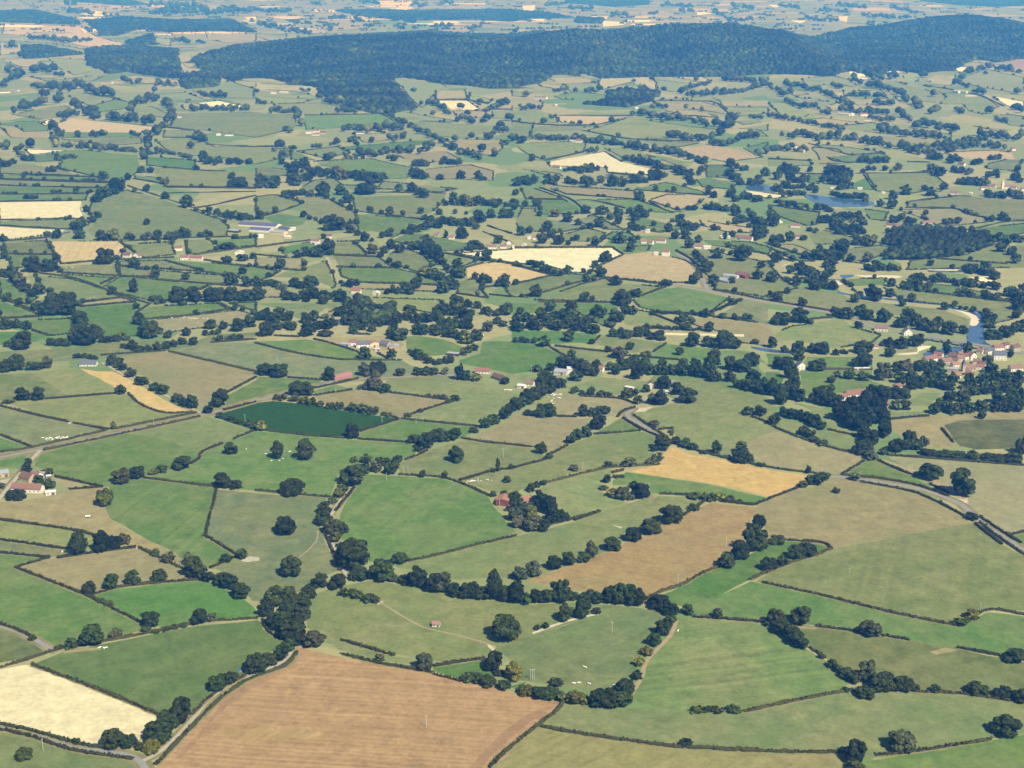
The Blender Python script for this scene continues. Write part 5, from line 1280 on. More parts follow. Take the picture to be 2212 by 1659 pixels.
class G:
    """small helper to write shader graphs"""
    def __init__(s, nt): s.nt = nt
    def n(s, t, **k):
        x = s.nt.nodes.new(t)
        for a, v in k.items(): setattr(x, a, v)
        return x
    def put(s, sock, v):
        if hasattr(v, 'is_output'): s.nt.links.new(v, sock)
        elif v is not None: sock.default_value = v
    def math(s, op, a, b=None, c=None, clamp=False):
        x = s.n("ShaderNodeMath", operation=op, use_clamp=clamp)
        s.put(x.inputs[0], a); s.put(x.inputs[1], b)
        if c is not None: s.put(x.inputs[2], c)
        return x.outputs[0]
    def noise(s, vec, scale, detail=3.0, rough=0.5, dims='3D', w=None):
        x = s.n("ShaderNodeTexNoise", noise_dimensions=dims)
        if vec is not None: s.put(x.inputs["Vector"], vec)
        if w is not None: s.put(x.inputs["W"], w)
        x.inputs["Scale"].default_value = scale
        x.inputs["Detail"].default_value = detail
        x.inputs["Roughness"].default_value = rough
        return x.outputs[0]
    def step(s, v, lo, hi):
        x = s.n("ShaderNodeMapRange", interpolation_type='SMOOTHSTEP')
        s.put(x.inputs[0], v); x.inputs[1].default_value = lo; x.inputs[2].default_value = hi
        return x.outputs[0]
    def mix(s, f, a, b, blend='MIX'):
        x = s.n("ShaderNodeMix", data_type='RGBA', blend_type=blend)
        s.put(x.inputs[0], f); s.put(x.inputs[6], a); s.put(x.inputs[7], b)
        return x.outputs[2]
    def attr(s, name, kind='OBJECT'):
        x = s.n("ShaderNodeAttribute", attribute_type=kind, attribute_name=name)
        return x

def rgba(c): return (c[0], c[1], c[2], 1.0)

def simple(name, col, rough=0.9, var=0.25, scale=0.6, spec=0.15):
    m, nt, b = new_mat(name); g = G(nt)
    tc = g.n("ShaderNodeTexCoord").outputs["Object"]
    f = g.noise(tc, scale, 4.0)
    k = g.math('MULTIPLY_ADD', f, 2 * var, 1.0 - var)
    c = g.mix(1.0, rgba(col), k, 'MULTIPLY')
    nt.links.new(c, b.inputs["Base Color"])
    b.inputs["Roughness"].default_value = rough
    b.inputs["Specular IOR Level"].default_value = spec
    return m

# fields: colour in object.color, habits of the crop in object properties
FIELD_MAT, nt, b = new_mat("field")
g = G(nt)
P = g.n("ShaderNodeTexCoord").outputs["Object"]
sep = g.n("ShaderNodeSeparateXYZ"); nt.links.new(P, sep.inputs[0])
oc = g.n("ShaderNodeObjectInfo").outputs["Color"]
shift = g.math('MULTIPLY', g.attr("seed").outputs["Fac"], 137.0)
big = g.noise(P, 1 / 60.0, 6.0, 0.66)
mid = g.noise(P, 1 / 17.0, 6.0, 0.72)
fine = g.noise(P, 1 / 3.4, 4.0, 0.75)
along = g.math('ADD', g.math('MULTIPLY', sep.outputs[0], g.attr("ca").outputs["Fac"]), g.math('MULTIPLY', sep.outputs[1], g.attr("sa").outputs["Fac"]))
along = g.math('ADD', along, g.math('MULTIPLY', big, 6.0))
row = g.noise(None, 1.0, 2.5, 0.6, '1D', g.math('DIVIDE', g.math('ADD', along, shift), g.attr("row").outputs["Fac"]))
dryf = g.math('MULTIPLY', g.step(g.math('ADD', g.math('MULTIPLY', big, 0.7), g.math('MULTIPLY', mid, 0.3)), 0.40, 0.62), g.attr("dry").outputs["Fac"])
col = g.mix(dryf, oc, (0.245, 0.213, 0.098, 1))
grnf = g.math('MULTIPLY', g.step(g.math('ADD', g.math('MULTIPLY', g.noise(P, 1 / 120.0, 3.0), 0.75), g.math('MULTIPLY', mid, 0.25)), 0.50, 0.68), g.attr("moist").outputs["Fac"])
col = g.mix(grnf, col, (0.082, 0.150, 0.040, 1))
v = g.math('MULTIPLY_ADD', mid, 0.80, 0.60)
v = g.math('ADD', v, g.math('MULTIPLY_ADD', fine, 0.80, -0.40))
v = g.math('ADD', v, g.math('MULTIPLY_ADD', g.noise(P, 1 / 9.0, 2.0, 0.5), 0.34, -0.17))
v = g.math('ADD', v, g.math('MULTIPLY', g.math('SUBTRACT', row, 0.5), g.attr("amp").outputs["Fac"]))
col = g.mix(1.0, col, v, 'MULTIPLY')
nt.links.new(col, b.inputs["Base Color"])
b.inputs["Roughness"].default_value = 1.0
b.inputs["Specular IOR Level"].default_value = 0.0

# land nobody traced: a patchwork of small pastures
GROUND_MAT, nt, b = new_mat("patchwork_ground"); g = G(nt)
P = g.n("ShaderNodeTexCoord").outputs["Object"]
mp = g.n("ShaderNodeMapping"); mp.inputs["Rotation"].default_value = (0, 0, 0.5); mp.inputs["Scale"].default_value = (1 / 150.0, 1 / 210.0, 0.0)
nt.links.new(P, mp.inputs[0])
wob = g.n("ShaderNodeVectorMath", operation='ADD'); nt.links.new(mp.outputs[0], wob.inputs[0])
nz = g.n("ShaderNodeTexNoise"); nz.inputs["Scale"].default_value = 1 / 160.0; nt.links.new(P, nz.inputs["Vector"]); nt.links.new(nz.outputs["Color"], wob.inputs[1])
vo = g.n("ShaderNodeTexVoronoi", distance='MINKOWSKI'); vo.inputs["Exponent"].default_value = 4.0; vo.inputs["Scale"].default_value = 1.0
nt.links.new(wob.outputs[0], vo.inputs["Vector"])
rv = g.n("ShaderNodeSeparateColor"); nt.links.new(vo.outputs["Color"], rv.inputs[0])
ramp = g.n("ShaderNodeValToRGB"); ramp.color_ramp.interpolation = 'CONSTANT'
ramp.color_ramp.elements[0].color = (0.16, 0.185, 0.075, 1); ramp.color_ramp.elements[1].position = 0.2; ramp.color_ramp.elements[1].color = (0.105, 0.16, 0.055, 1)
for p_, c_ in ((0.34, (0.20, 0.205, 0.09, 1)), (0.52, (0.155, 0.185, 0.075, 1)), (0.68, (0.225, 0.22, 0.10, 1)), (0.88, (0.185, 0.205, 0.085, 1))):
    e = ramp.color_ramp.elements.new(p_); e.color = c_
nt.links.new(rv.outputs[0], ramp.inputs[0])
mid = g.noise(P, 1 / 20.0, 5.0, 0.65)
col = g.mix(1.0, ramp.outputs[0], g.math('MULTIPLY_ADD', mid, 0.7, 0.88), 'MULTIPLY')
nt.links.new(col, b.inputs["Base Color"]); b.inputs["Roughness"].default_value = 1.0; b.inputs["Specular IOR Level"].default_value = 0.0

def leaf_graph(name, source):
    m, nt, b = new_mat(name); g = G(nt)
    geo = g.n("ShaderNodeNewGeometry")
    if source == 'OBJECT': base = g.n("ShaderNodeObjectInfo").outputs["Color"]
    else: base = g.attr("tint", 'GEOMETRY').outputs["Color"]
    isl = geo.outputs["Random Per Island"]
    f = g.noise(geo.outputs["Position"], 0.35, 3.0)
    k = g.math('ADD', g.math('MULTIPLY_ADD', isl, 1.6, 0.15), g.math('MULTIPLY', f, 0.60))
    col = g.mix(1.0, base, k, 'MULTIPLY')
    f2 = g.math('MULTIPLY', g.step(g.noise(geo.outputs["Position"], 0.12, 2.0), 0.45, 0.7), 0.35)
    col = g.mix(f2, col, (0.045, 0.046, 0.010, 1))
    nt.links.new(col, b.inputs["Base Color"])
    b.inputs["Roughness"].default_value = 0.75
    b.inputs["Specular IOR Level"].default_value = 0.2
    return m
LEAF = leaf_graph("leaves", 'OBJECT')
LEAF_FAR = leaf_graph("leaves_of_far_trees", 'GEOMETRY')
HEDGE_MAT = leaf_graph("hedge_leaves", 'OBJECT')
BARK = simple("bark", (0.11, 0.085, 0.06), 0.95, 0.3, 2.0)

ROOFS = {'red': (0.215, 0.115, 0.08), 'redd': (0.15, 0.09, 0.07), 'orange': (0.28, 0.15, 0.09), 'brown': (0.21, 0.135, 0.10), 'slate': (0.11, 0.125, 0.15),
         'grey': (0.28, 0.30, 0.32), 'blue': (0.095, 0.105, 0.175), 'pale': (0.55, 0.54, 0.50), 'barn': (0.28, 0.15, 0.135)}
WALLS = {'white': (0.70, 0.66, 0.58), 'tan': (0.45, 0.36, 0.24), 'stone': (0.42, 0.36, 0.28), 'cream': (0.62, 0.52, 0.34), 'pale': (0.60, 0.58, 0.54),
         'dark': (0.07, 0.06, 0.055), 'barn': (0.45, 0.17, 0.15), 'barnwall': (0.19, 0.055, 0.045), 'blue': (0.36, 0.42, 0.50)}
ROOF_M = {k: simple("roof_" + k, c, 0.85, 0.3, 1.3) for k, c in ROOFS.items()}
WALL_M = {k: simple("wall_" + k, c, 0.9, 0.12, 0.8) for k, c in WALLS.items()}
GLASS = simple("window_glass", (0.03, 0.035, 0.045), 0.15, 0.1, 1.0, 0.5)
DOOR_M = simple("door_wood", (0.16, 0.10, 0.06), 0.7)
ROAD_M = simple("asphalt", (0.22, 0.22, 0.20), 0.95, 0.18, 0.15)
LANE_M = simple("pale_gravel", (0.34, 0.31, 0.23), 0.95, 0.2, 0.2)
TRACK_M = simple("stony_earth", (0.29, 0.225, 0.13), 0.95, 0.3, 0.3)
SAND_M = simple("river_sand", (0.55, 0.48, 0.34), 0.95, 0.15, 0.1)
VERGE_M = simple("dry_verge", (0.190, 0.178, 0.075), 1.0, 0.5, 0.09, 0.0)
FLOOR_M = simple("wood_floor", (0.045, 0.055, 0.028), 1.0, 0.3, 0.05, 0.0)
WATER_M, nt, b = new_mat("water"); g = G(nt)
b.inputs["Base Color"].default_value = (0.05, 0.10, 0.18, 1); b.inputs["Roughness"].default_value = 0.08; b.inputs["Specular IOR Level"].default_value = 0.5
bp = g.n("ShaderNodeBump"); bp.inputs["Strength"].default_value = 0.15
nt.links.new(g.noise(g.n("ShaderNodeTexCoord").outputs["Object"], 0.5, 3.0), bp.inputs["Height"]); nt.links.new(bp.outputs[0], b.inputs["Normal"])
CONCRETE = simple("concrete", (0.46, 0.44, 0.40), 0.9, 0.15, 0.5)
POLE_M = simple("pole_wood", (0.46, 0.44, 0.40), 0.9, 0.15, 1.0)
COW_M = simple("cow_hide", (0.80, 0.76, 0.68), 0.8, 0.08, 1.0)
BLUE_M = simple("blue_paint", (0.16, 0.30, 0.55), 0.5, 0.1)
WHITE_M = simple("white_paint", (0.78, 0.77, 0.74), 0.5, 0.06)
RUBBER = simple("rubber", (0.03, 0.03, 0.03), 0.8)

# ------------------------------------------------------------------ mesh and object helpers
def mesh_of(name, verts, faces, mat=None, smooth_=False):
    me = bpy.data.meshes.new(name)
    verts = np.asarray(verts, np.float32)
    if isinstance(faces, np.ndarray):
        nf, k = faces.shape
        me.vertices.add(len(verts)); me.vertices.foreach_set("co", verts.ravel())
        me.loops.add(nf * k); me.loops.foreach_set("vertex_index", faces.astype(np.int32).ravel())
        me.polygons.add(nf)
        me.polygons.foreach_set("loop_start", np.arange(0, nf * k, k, dtype=np.int32))
        me.polygons.foreach_set("loop_total", np.full(nf, k, np.int32))
        me.update(calc_edges=True)
    else:
        me.from_pydata([tuple(map(float, p)) for p in verts], [], faces)
        me.update()
    if smooth_: me.polygons.foreach_set("use_smooth", np.ones(len(me.polygons), bool))
    if mat: me.materials.append(mat)
    return me

def link(name, data, parent=None):
    o = bpy.data.objects.new(name, data); C.objects.link(o)
    if parent is not None: o.parent = parent
    return o

def tag(o, label, cat, group=None):
    o["label"] = label; o["category"] = cat
    if group: o["group"] = group
    return o

def structure(o):
    o["kind"] = "structure"; return o

class MB:
    """collects shapes for one mesh"""
    def __init__(s): s.v = []; s.f = []
    def add(s, v, f):
        k = len(s.v); s.v += [tuple(p) for p in v]; s.f += [[i + k for i in q] for q in f]; return s
    def box(s, x0, x1, y0, y1, z0, z1):
        return s.add([(x0, y0, z0), (x1, y0, z0), (x1, y1, z0), (x0, y1, z0), (x0, y0, z1), (x1, y0, z1), (x1, y1, z1), (x0, y1, z1)],
                     [(3, 2, 1, 0), (4, 5, 6, 7), (0, 1, 5, 4), (1, 2, 6, 5), (2, 3, 7, 6), (3, 0, 4, 7)])
    def cyl(s, x, y, z0, z1, r0, r1, n=8):
        a = [(x + r0 * math.cos(2 * math.pi * i / n), y + r0 * math.sin(2 * math.pi * i / n), z0) for i in range(n)]
        c = [(x + r1 * math.cos(2 * math.pi * i / n), y + r1 * math.sin(2 * math.pi * i / n), z1) for i in range(n)]
        return s.add(a + c, [[i, (i + 1) % n, n + (i + 1) % n, n + i] for i in range(n)] + [list(range(n))[::-1], list(range(n, 2 * n))])
    def hcyl(s, x0, x1, y, z, r, n=12):
        a = [(x0, y + r * math.cos(2 * math.pi * i / n), z + r * math.sin(2 * math.pi * i / n)) for i in range(n)]
        c = [(x1, p[1], p[2]) for p in a]
        return s.add(a + c, [[i, (i + 1) % n, n + (i + 1) % n, n + i] for i in range(n)] + [list(range(n))[::-1], list(range(n, 2 * n))])
    def mesh(s, name, mat): return mesh_of(name, s.v, s.f, mat)

def inside(px, py, poly):
    """which points lie in the outline"""
    poly = np.asarray(poly); r = np.zeros(len(px), bool)
    m = (px >= poly[:, 0].min()) & (px <= poly[:, 0].max()) & (py >= poly[:, 1].min()) & (py <= poly[:, 1].max())
    if not m.any(): return r
    x, y = px[m], py[m]; c = np.zeros(len(x), bool)
    n = len(poly); j = n - 1
    for i in range(n):
        xi, yi = poly[i]; xj, yj = poly[j]
        if yi != yj:
            c ^= ((yi > y) != (yj > y)) & (x < (xj - xi) * (y - yi) / (yj - yi) + xi)
        j = i
    r[m] = c
    return r

def uv_world(pts):
    a = np.array([[p[0], p[1]] for p in pts]); return ground_at(a[:, 0], a[:, 1])

def resample(p, step, closed=False, jit=0.0):
    p = np.asarray(p)[:, :2]
    if closed: p = np.vstack([p, p[:1]])
    out = []
    for a, b_ in zip(p[:-1], p[1:]):
        n = max(1, int(round(np.linalg.norm(b_ - a) / step)))
        for i in range(n): out.append(a + (b_ - a) * i / n + (rng.normal(0, jit, 2) if i else 0))
    if not closed: out.append(p[-1])
    return np.array(out)

def smooth_line(p, step):
    """Catmull-Rom through the survey points"""
    p = np.asarray(p)[:, :2]
    q = np.vstack([2 * p[0] - p[1], p, 2 * p[-1] - p[-2]])
    out = []
    for i in range(1, len(q) - 2):
        n = max(2, int(np.linalg.norm(q[i + 1] - q[i]) / step))
        for t in np.arange(n) / n:
            out.append(0.5 * ((2 * q[i]) + (-q[i - 1] + q[i + 1]) * t + (2 * q[i - 1] - 5 * q[i] + 4 * q[i + 1] - q[i + 2]) * t * t + (-q[i - 1] + 3 * q[i] - 3 * q[i + 1] + q[i + 2]) * t ** 3))
    out.append(q[-2])
    return np.array(out)

def ribbon(line, w):
    d = np.gradient(line, axis=0); d /= np.linalg.norm(d, axis=1)[:, None] + 1e-9
    nrm = np.stack([-d[:, 1], d[:, 0]], 1) * w / 2
    return line + nrm, line - nrm

# ------------------------------------------------------------------ the ground: one sheet cut along every field edge, road and bank
KINDS = {  'hay': ((0.205, 0.205, 0.076), .4, .2, .15),  # colour, dry patches, moist patches, row strength
    'straw': ((0.585, 0.53, 0.315), 0, 0, .10), 'soil': ((0.245, 0.162, 0.080), 0, 0, .20), 'weedy': ((0.262, 0.198, 0.090), 0, .15, .5),
    'stub': ((0.42, 0.335, 0.155), 0, 0, .22), 'gold': ((0.44, 0.325, 0.12), 0, 0, .12),
    'brown': ((0.288, 0.196, 0.094), 0, .0, .24), 'dryb': ((0.262, 0.195, 0.080), .3, .2, .14), 'dome': ((0.34, 0.29, 0.155), .1, .0, .10),
    'tan': ((0.225, 0.212, 0.102), .35, .35, .12), 'pink': ((0.33, 0.275, 0.150), .2, .0, .12), 'dry': ((0.130, 0.164, 0.066), .4, .4, .10),
    'past': ((0.128, 0.170, 0.056), .42, .5, .10), 'lime': ((0.150, 0.192, 0.064), .45, .5, .12), 'green': ((0.088, 0.157, 0.034), .30, .3, .22),
    'lush': ((0.070, 0.150, 0.028), .2, .15, .24), 'mown': ((0.112, 0.168, 0.048), .35, .3, .22), 'dgreen': ((0.082, 0.135, 0.036), .2, .25, .12), 'dark': ((0.027, 0.070, 0.010), 0, 0, .7),
    'olive': ((0.098, 0.13, 0.036), .4, .4, .10), 'heath': ((0.066, 0.078, 0.024), .3, .3, .0), 'rough': ((0.190, 0.176, 0.078), .9, .55, .0),
    'clay': ((0.20, 0.15, 0.11), 0, 0, .1), 'pale': ((0.42, 0.38, 0.28), 0, 0, 0)}

def ridge_at(x, y):
    f1 = np.where(y < R1_YC, smooth((y - R1_Y0) / (R1_YC - R1_Y0)), np.clip(1 - (y - R1_YC) / (R1_Y1 - R1_YC), 0, 1))
    f2 = np.where(y < R2_YC, smooth((y - R2_Y0) / (R2_YC - R2_Y0)), np.clip(1 - (y - R2_YC) / (R2_Y1 - R2_YC), 0, 1))
    return np.interp(x, R1X, R1Z) * f1 + np.interp(x, R2X, R2Z) * f2
zones = []           # (name, kind, row angle, [outlines])
edges_in = []        # constraint lines
woods_uv = []
for ln in WOODS.strip().splitlines():
    woods_uv.append(np.array([[p[0], p[1]] for p in read(ln)]))
for poly in woods_uv[1:]:
    w = uv_world(poly)
    zones.append(('wood_floor', 'floor', 0, [resample(w, 60, True, 2.0)]))
for ln in FIELDS.strip().splitlines():
    k, rest = ln.split(' ', 1)
    parts = k.split(':'); ang = None
    for q in parts[1:]:
        if q[0] == 's': ang = float(q[1:])
    w = uv_world(read(rest))
    w = w[w[:, 1] < 28000]
    if len(w) < 3: continue
    D = np.median(w[:, 1])
    step = max(16.0, D * 0.012)
    zones.append(('field', parts[0], ang, [resample(w, step, True, min(1.0, 0.35 + D / 4000.0))]))
for _ in range(230):     # the farthest plain: pale stubble and pasture strips
    y = 9800 + 13000 * rng.random() ** 1.3; x = rng.uniform(-.45, .45) * y
    if ridge_at(x, y) > 3: continue
    w_, d_ = rng.uniform(90, 340), rng.uniform(150, 620); a_ = rng.uniform(-.35, .35)
    q = np.array([[-w_, -d_ * rng.uniform(.3, .6)], [w_ * rng.uniform(.7, 1.1), -d_ * .5], [w_, d_ * rng.uniform(.3, .6)], [-w_ * rng.uniform(.7, 1.1), d_ * .5]])
    q = np.column_stack([q[:, 0] * math.cos(a_) - q[:, 1] * math.sin(a_) + x, q[:, 0] * math.sin(a_) + q[:, 1] * math.cos(a_) + y])
    zones.append(('field', rng.choice(['straw', 'tan', 'pink', 'dry', 'lime'], p=[.12, .28, .25, .2, .15]), None, [q]))
for k, mat in (('verge', 0), ('road', 1)):
    for ln in ROADS.strip().splitlines():
        kind, wd, vg, rest = ln.split(' ', 3)
        w = uv_world(read(rest)); wd = float(wd); vg = float(vg)
        D = np.median(w[:, 1])
        line = smooth_line(w, max(8.0, D * 0.008))
        if k == 'verge' and vg == 0: continue
        a, b_ = ribbon(line, wd if k == 'road' else wd + vg)
        quads = [np.array([a[i], a[i + 1], b_[i + 1], b_[i]]) for i in range(len(a) - 1)]
        zones.append(('grass_verge' if k == 'verge' else {'road': 'road', 'lane': 'lane', 'track': 'track'}[kind], k if k == 'verge' else kind, 0, quads))
hedge_lines = []
for j, ln in enumerate(HEDGES.strip().splitlines()):
    w3 = uv_world(read(ln)); D = np.median(w3[:, 1])
    line = smooth_line(w3, 6.0) if len(w3) > 2 else w3[:, :2]
    hedge_lines.append((line, D, len(w3)))
    if D < 2600 and j % 5 != 3:
        l2 = resample(line, max(9.0, D * .008))
        if len(l2) < 3: l2 = resample(line, 3.0)
        l2 = l2 + rng.normal(0, .5, l2.shape)
        a, b_ = ribbon(l2, (3.6 + D / 900.0) * 1.0)
        zones.append(('grass_verge', 'verge', 0, [np.array([a[i], a[i + 1], b_[i + 1], b_[i]]) for i in range(len(a) - 1)]))
for ln in WATERS.strip().splitlines():
    k, rest = ln.split(' ', 1)
    w = uv_world(read(rest))
    zones.append(({'pond': 'pond', 'river': 'river', 'sand': 'sandbank'}[k], k, 0, [smooth_line(np.vstack([w[:, :2], w[:1, :2]]), 14.0)[:-1]]))

cv, ce = [], []
ys = [300.0]
while ys[-1] < 30000: ys.append(ys[-1] + max(28.0, ys[-1] * 0.021))
for y in ys:
    half = 0.47 * y + 420
    nx = int(2 * half / max(34.0, y * 0.024)) + 1
    xs = np.linspace(-half, half, nx)
    jx = rng.uniform(-.25, .25, nx) * (xs[1] - xs[0]); jx[0] = jx[-1] = 0
    cv += [(x + d, y + (rng.uniform(-.2, .2) * max(28.0, y * .021) if 300 < y < 29000 else 0)) for x, d in zip(xs, jx)]
for _, _, _, polys in zones:
    for p in polys:
        k = len(cv); n = len(p)
        cv += [tuple(q) for q in p]
        ce += [(k + i, k + (i + 1) % n) for i in range(n)]
cdt = delaunay_2d_cdt([Vector((float(x), float(y))) for x, y in cv], ce, [], 0, 0.02, False)
V2 = np.array([tuple(v) for v in cdt[0]]); F = np.array([tuple(f) for f in cdt[2]])
V3 = np.column_stack([V2, height(V2[:, 0], V2[:, 1])])
a_, b_, c_ = V2[F[:, 0]], V2[F[:, 1]], V2[F[:, 2]]
area2 = (b_[:, 0] - a_[:, 0]) * (c_[:, 1] - a_[:, 1]) - (b_[:, 1] - a_[:, 1]) * (c_[:, 0] - a_[:, 0])
F[area2 < 0] = F[area2 < 0][:, ::-1]
cen = (a_ + b_ + c_) / 3.0
owner = np.full(len(F), -1)
hz = height(cen[:, 0], cen[:, 1])
ridge = ridge_at
pu, pv_, _ = picture_of(np.column_stack([cen, hz]))
owner[inside(pu, pv_, woods_uv[0]) & (cen[:, 1] > 4000) & (cen[:, 1] < 10050)] = -2
for i, (_, _, _, polys) in enumerate(zones):
    for p in polys:
        owner[inside(cen[:, 0], cen[:, 1], p)] = i

def ground_piece(name, sel, mat):
    f = F[sel]
    if not len(f): return None
    used, inv = np.unique(f, return_inverse=True)
    o = structure(link(name, mesh_of(name, V3[used], inv.reshape(f.shape), mat, True)))
    return o
ground_piece('ground', owner == -1, GROUND_MAT)
ground_piece('hill_floor', owner == -2, FLOOR_M)
ZM = {'floor': FLOOR_M, 'verge': VERGE_M, 'road': ROAD_M, 'lane': LANE_M, 'track': TRACK_M, 'pond': WATER_M, 'river': WATER_M, 'sand': SAND_M}
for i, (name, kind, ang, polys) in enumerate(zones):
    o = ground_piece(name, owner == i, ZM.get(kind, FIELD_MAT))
    if o is None or kind not in KINDS: continue
    colr, dry, moist, amp = KINDS[kind]
    r = random.Random(i * 31 + 5)
    t = (1 + r.uniform(-.10, .10)) * (1.0 + (.15 if kind == 'straw' else .48) * float(smooth((np.median(polys[0][:, 1]) - 3200) / 3000.0))); warm = r.uniform(-.06, .06)  # farther fields get a lighter colour: distance haze painted into the base tone
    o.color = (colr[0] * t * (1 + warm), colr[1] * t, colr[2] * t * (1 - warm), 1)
    if ang is None: ang = r.uniform(0, 180); strong = 1.0
    else: strong = 2.6
    o["ca"] = math.cos(math.radians(ang + 90)); o["sa"] = math.sin(math.radians(ang + 90))
    o["row"] = r.uniform(2.6, 4.6) if kind in ("brown", "dryb", "soil", "stub", "gold", "dark") else r.uniform(4.0, 8.0); o["amp"] = amp * strong; o["dry"] = dry; o["moist"] = moist; o["seed"] = r.random() * 10

# landmarks that anyone can find in the photograph, for labels
MARKS = [("red arched barn", 742, 812), ("dark crop field", 665, 905), ("brown ploughed field", 750, 1540), ("pale straw field", 130, 1510),
         ("golden field", 1560, 1010), ("brown dome field", 1400, 580), ("blue-roofed works", 560, 495), ("riverside village", 2075, 780),
         ("road bridge", 2080, 742), ("striped straw field", 185, 542), ("big pale straw field", 1180, 553), ("fish pond", 1790, 432),
         ("white spire", 2163, 402), ("left-edge red-roofed farm", 55, 1045), ("slate-roofed bungalow", 190, 788), ("grey sheds by the stream", 1225, 805),
         ("long white-walled depot", 1560, 600), ("red-roofed wood farm", 1845, 858), ("straight white lane", 718, 590), ("orange-roofed farm", 805, 742),
         ("house in the river wood", 1030, 720), ("bracken field", 2140, 935), ("white gabled house", 1732, 790), ("house at the road bend", 1405, 838),
         ("red barn in the garden wood", 1085, 1085), ("big centre oak", 1093, 1365), ("golden strip", 290, 840), ("white herd by the road", 118, 945),
         ("hill pasture oak", 1486, 868), ("big pale wedge field", 1300, 350), ("far ridge", 1150, 120), ("brown centre strip", 1420, 1180), ("bright green field", 285, 1295),
         ("big green field", 900, 1110), ("striped right field", 1570, 1430), ("pink far strip", 225, 270), ("rough pasture", 1850, 1110), ("hill pasture", 1560, 890),
         ("curving river", 2110, 700), ("big grey-green pasture", 1900, 1230), ("light striped field", 350, 1110), ("dry lone-tree pasture", 580, 1170),
         ("hamlet of red roofs", 400, 555), ("white farm pair", 490, 290), ("distant red-roofed farm", 685, 288), ("bottom-right lone oak", 2165, 1570)]
ORD = ["first", "second", "third", "fourth", "fifth", "sixth", "seventh", "eighth", "ninth", "tenth", "eleventh", "twelfth", "thirteenth", "fourteenth", "fifteenth", "sixteenth",
       "seventeenth", "eighteenth", "nineteenth", "twentieth", "twenty-first", "twenty-second", "twenty-third", "twenty-fourth", "twenty-fifth", "twenty-sixth", "twenty-seventh",
       "twenty-eighth", "twenty-ninth", "thirtieth", "thirty-first", "thirty-second", "thirty-third", "thirty-fourth", "thirty-fifth", "thirty-sixth"]
taken = set()
def where_is(u, v):
    """nearest landmarks first, with the way to it"""
    out = []
    for n, x, y in sorted(MARKS, key=lambda m: (m[1] - u) ** 2 + (2 * (m[2] - v)) ** 2):
        dx, dy = u - x, 2 * (v - y)
        near = "just " if math.hypot(dx, dy) < 90 else ("far " if math.hypot(dx, dy) > 260 else "")
        if abs(dx) > 2.2 * abs(dy): d = "right of" if dx > 0 else "left of"
        elif abs(dy) > 2.2 * abs(dx): d = "below" if dy > 0 else "above"
        else: d = ("below" if dy > 0 else "above") + " and " + ("right of" if dx > 0 else "left of")
        out.append(f"{near}{d} the {n}")
    return out
def unique(heads, u, v):
    w = where_is(u, v)
    for j in range(5):
        for h in heads:
            s = f"{h} {w[j]}"
            if s not in taken and len(s.split()) <= 16:
                taken.add(s); return s
    s = f"{heads[0]} {w[0]}, {w[1]}"
    taken.add(s); return s

# ------------------------------------------------------------------ trees
def ico(n):
    bm = bmesh.new(); bmesh.ops.create_icosphere(bm, subdivisions=n, radius=1.0)
    v = np.array([tuple(x.co) for x in bm.verts]); f = np.array([[x.index for x in q.verts] for q in bm.faces])
    bm.free(); return v, f
ICO1, ICO2 = ico(1), ico(2)

def lobes_for(shape, r):
    L = []
    if shape in ('round', 'bush'):
        n = r.randint(13, 19); ax = r.uniform(.8, 1.25); lean = (r.uniform(-.08, .08), r.uniform(-.08, .08))
        L.append((lean[0] * .6, lean[1] * .6, .48, .20, .22))
        for i in range(n):
            a = i * 2.4 + r.uniform(-.5, .5); el_ = math.asin(r.uniform(-.15, 1.0)); q = .34 * math.cos(el_) * r.uniform(.8, 1.15)
            z = .50 + .36 * math.sin(el_) * r.uniform(.8, 1.12)
            k = r.uniform(0.08, 0.16)
            L.append((q * math.cos(a) * ax + lean[0] * z * 2, q * math.sin(a) + lean[1] * z * 2, z, k, k * r.uniform(.7, 1.0)))
        for i in range(5):
            a = i * 1.26 + r.uniform(-.4, .4); q = r.uniform(.22, .30)
            L.append((q * math.cos(a), q * math.sin(a), r.uniform(.20, .36), r.uniform(.15, .20), r.uniform(.14, .20)))
        if shape == 'bush': L = [(x, y, max(.16, z - .14), k, h * 1.15) for x, y, z, k, h in L]
    elif shape == 'tall':
        for i in range(13):
            t = i / 12; k = (.30 * math.sin(math.pi * (0.14 + .80 * t)) + .07) * r.uniform(.8, 1.05)
            L.append((r.uniform(-.14, .14), r.uniform(-.14, .14), .12 + .78 * t, k, .10))
    else:
        for i in range(9):
            t = i / 8; k = (.46 * (1 - t) + .06)
            L.append((r.uniform(-.03, .03), r.uniform(-.03, .03), .10 + .84 * t, k, .09))
    return L

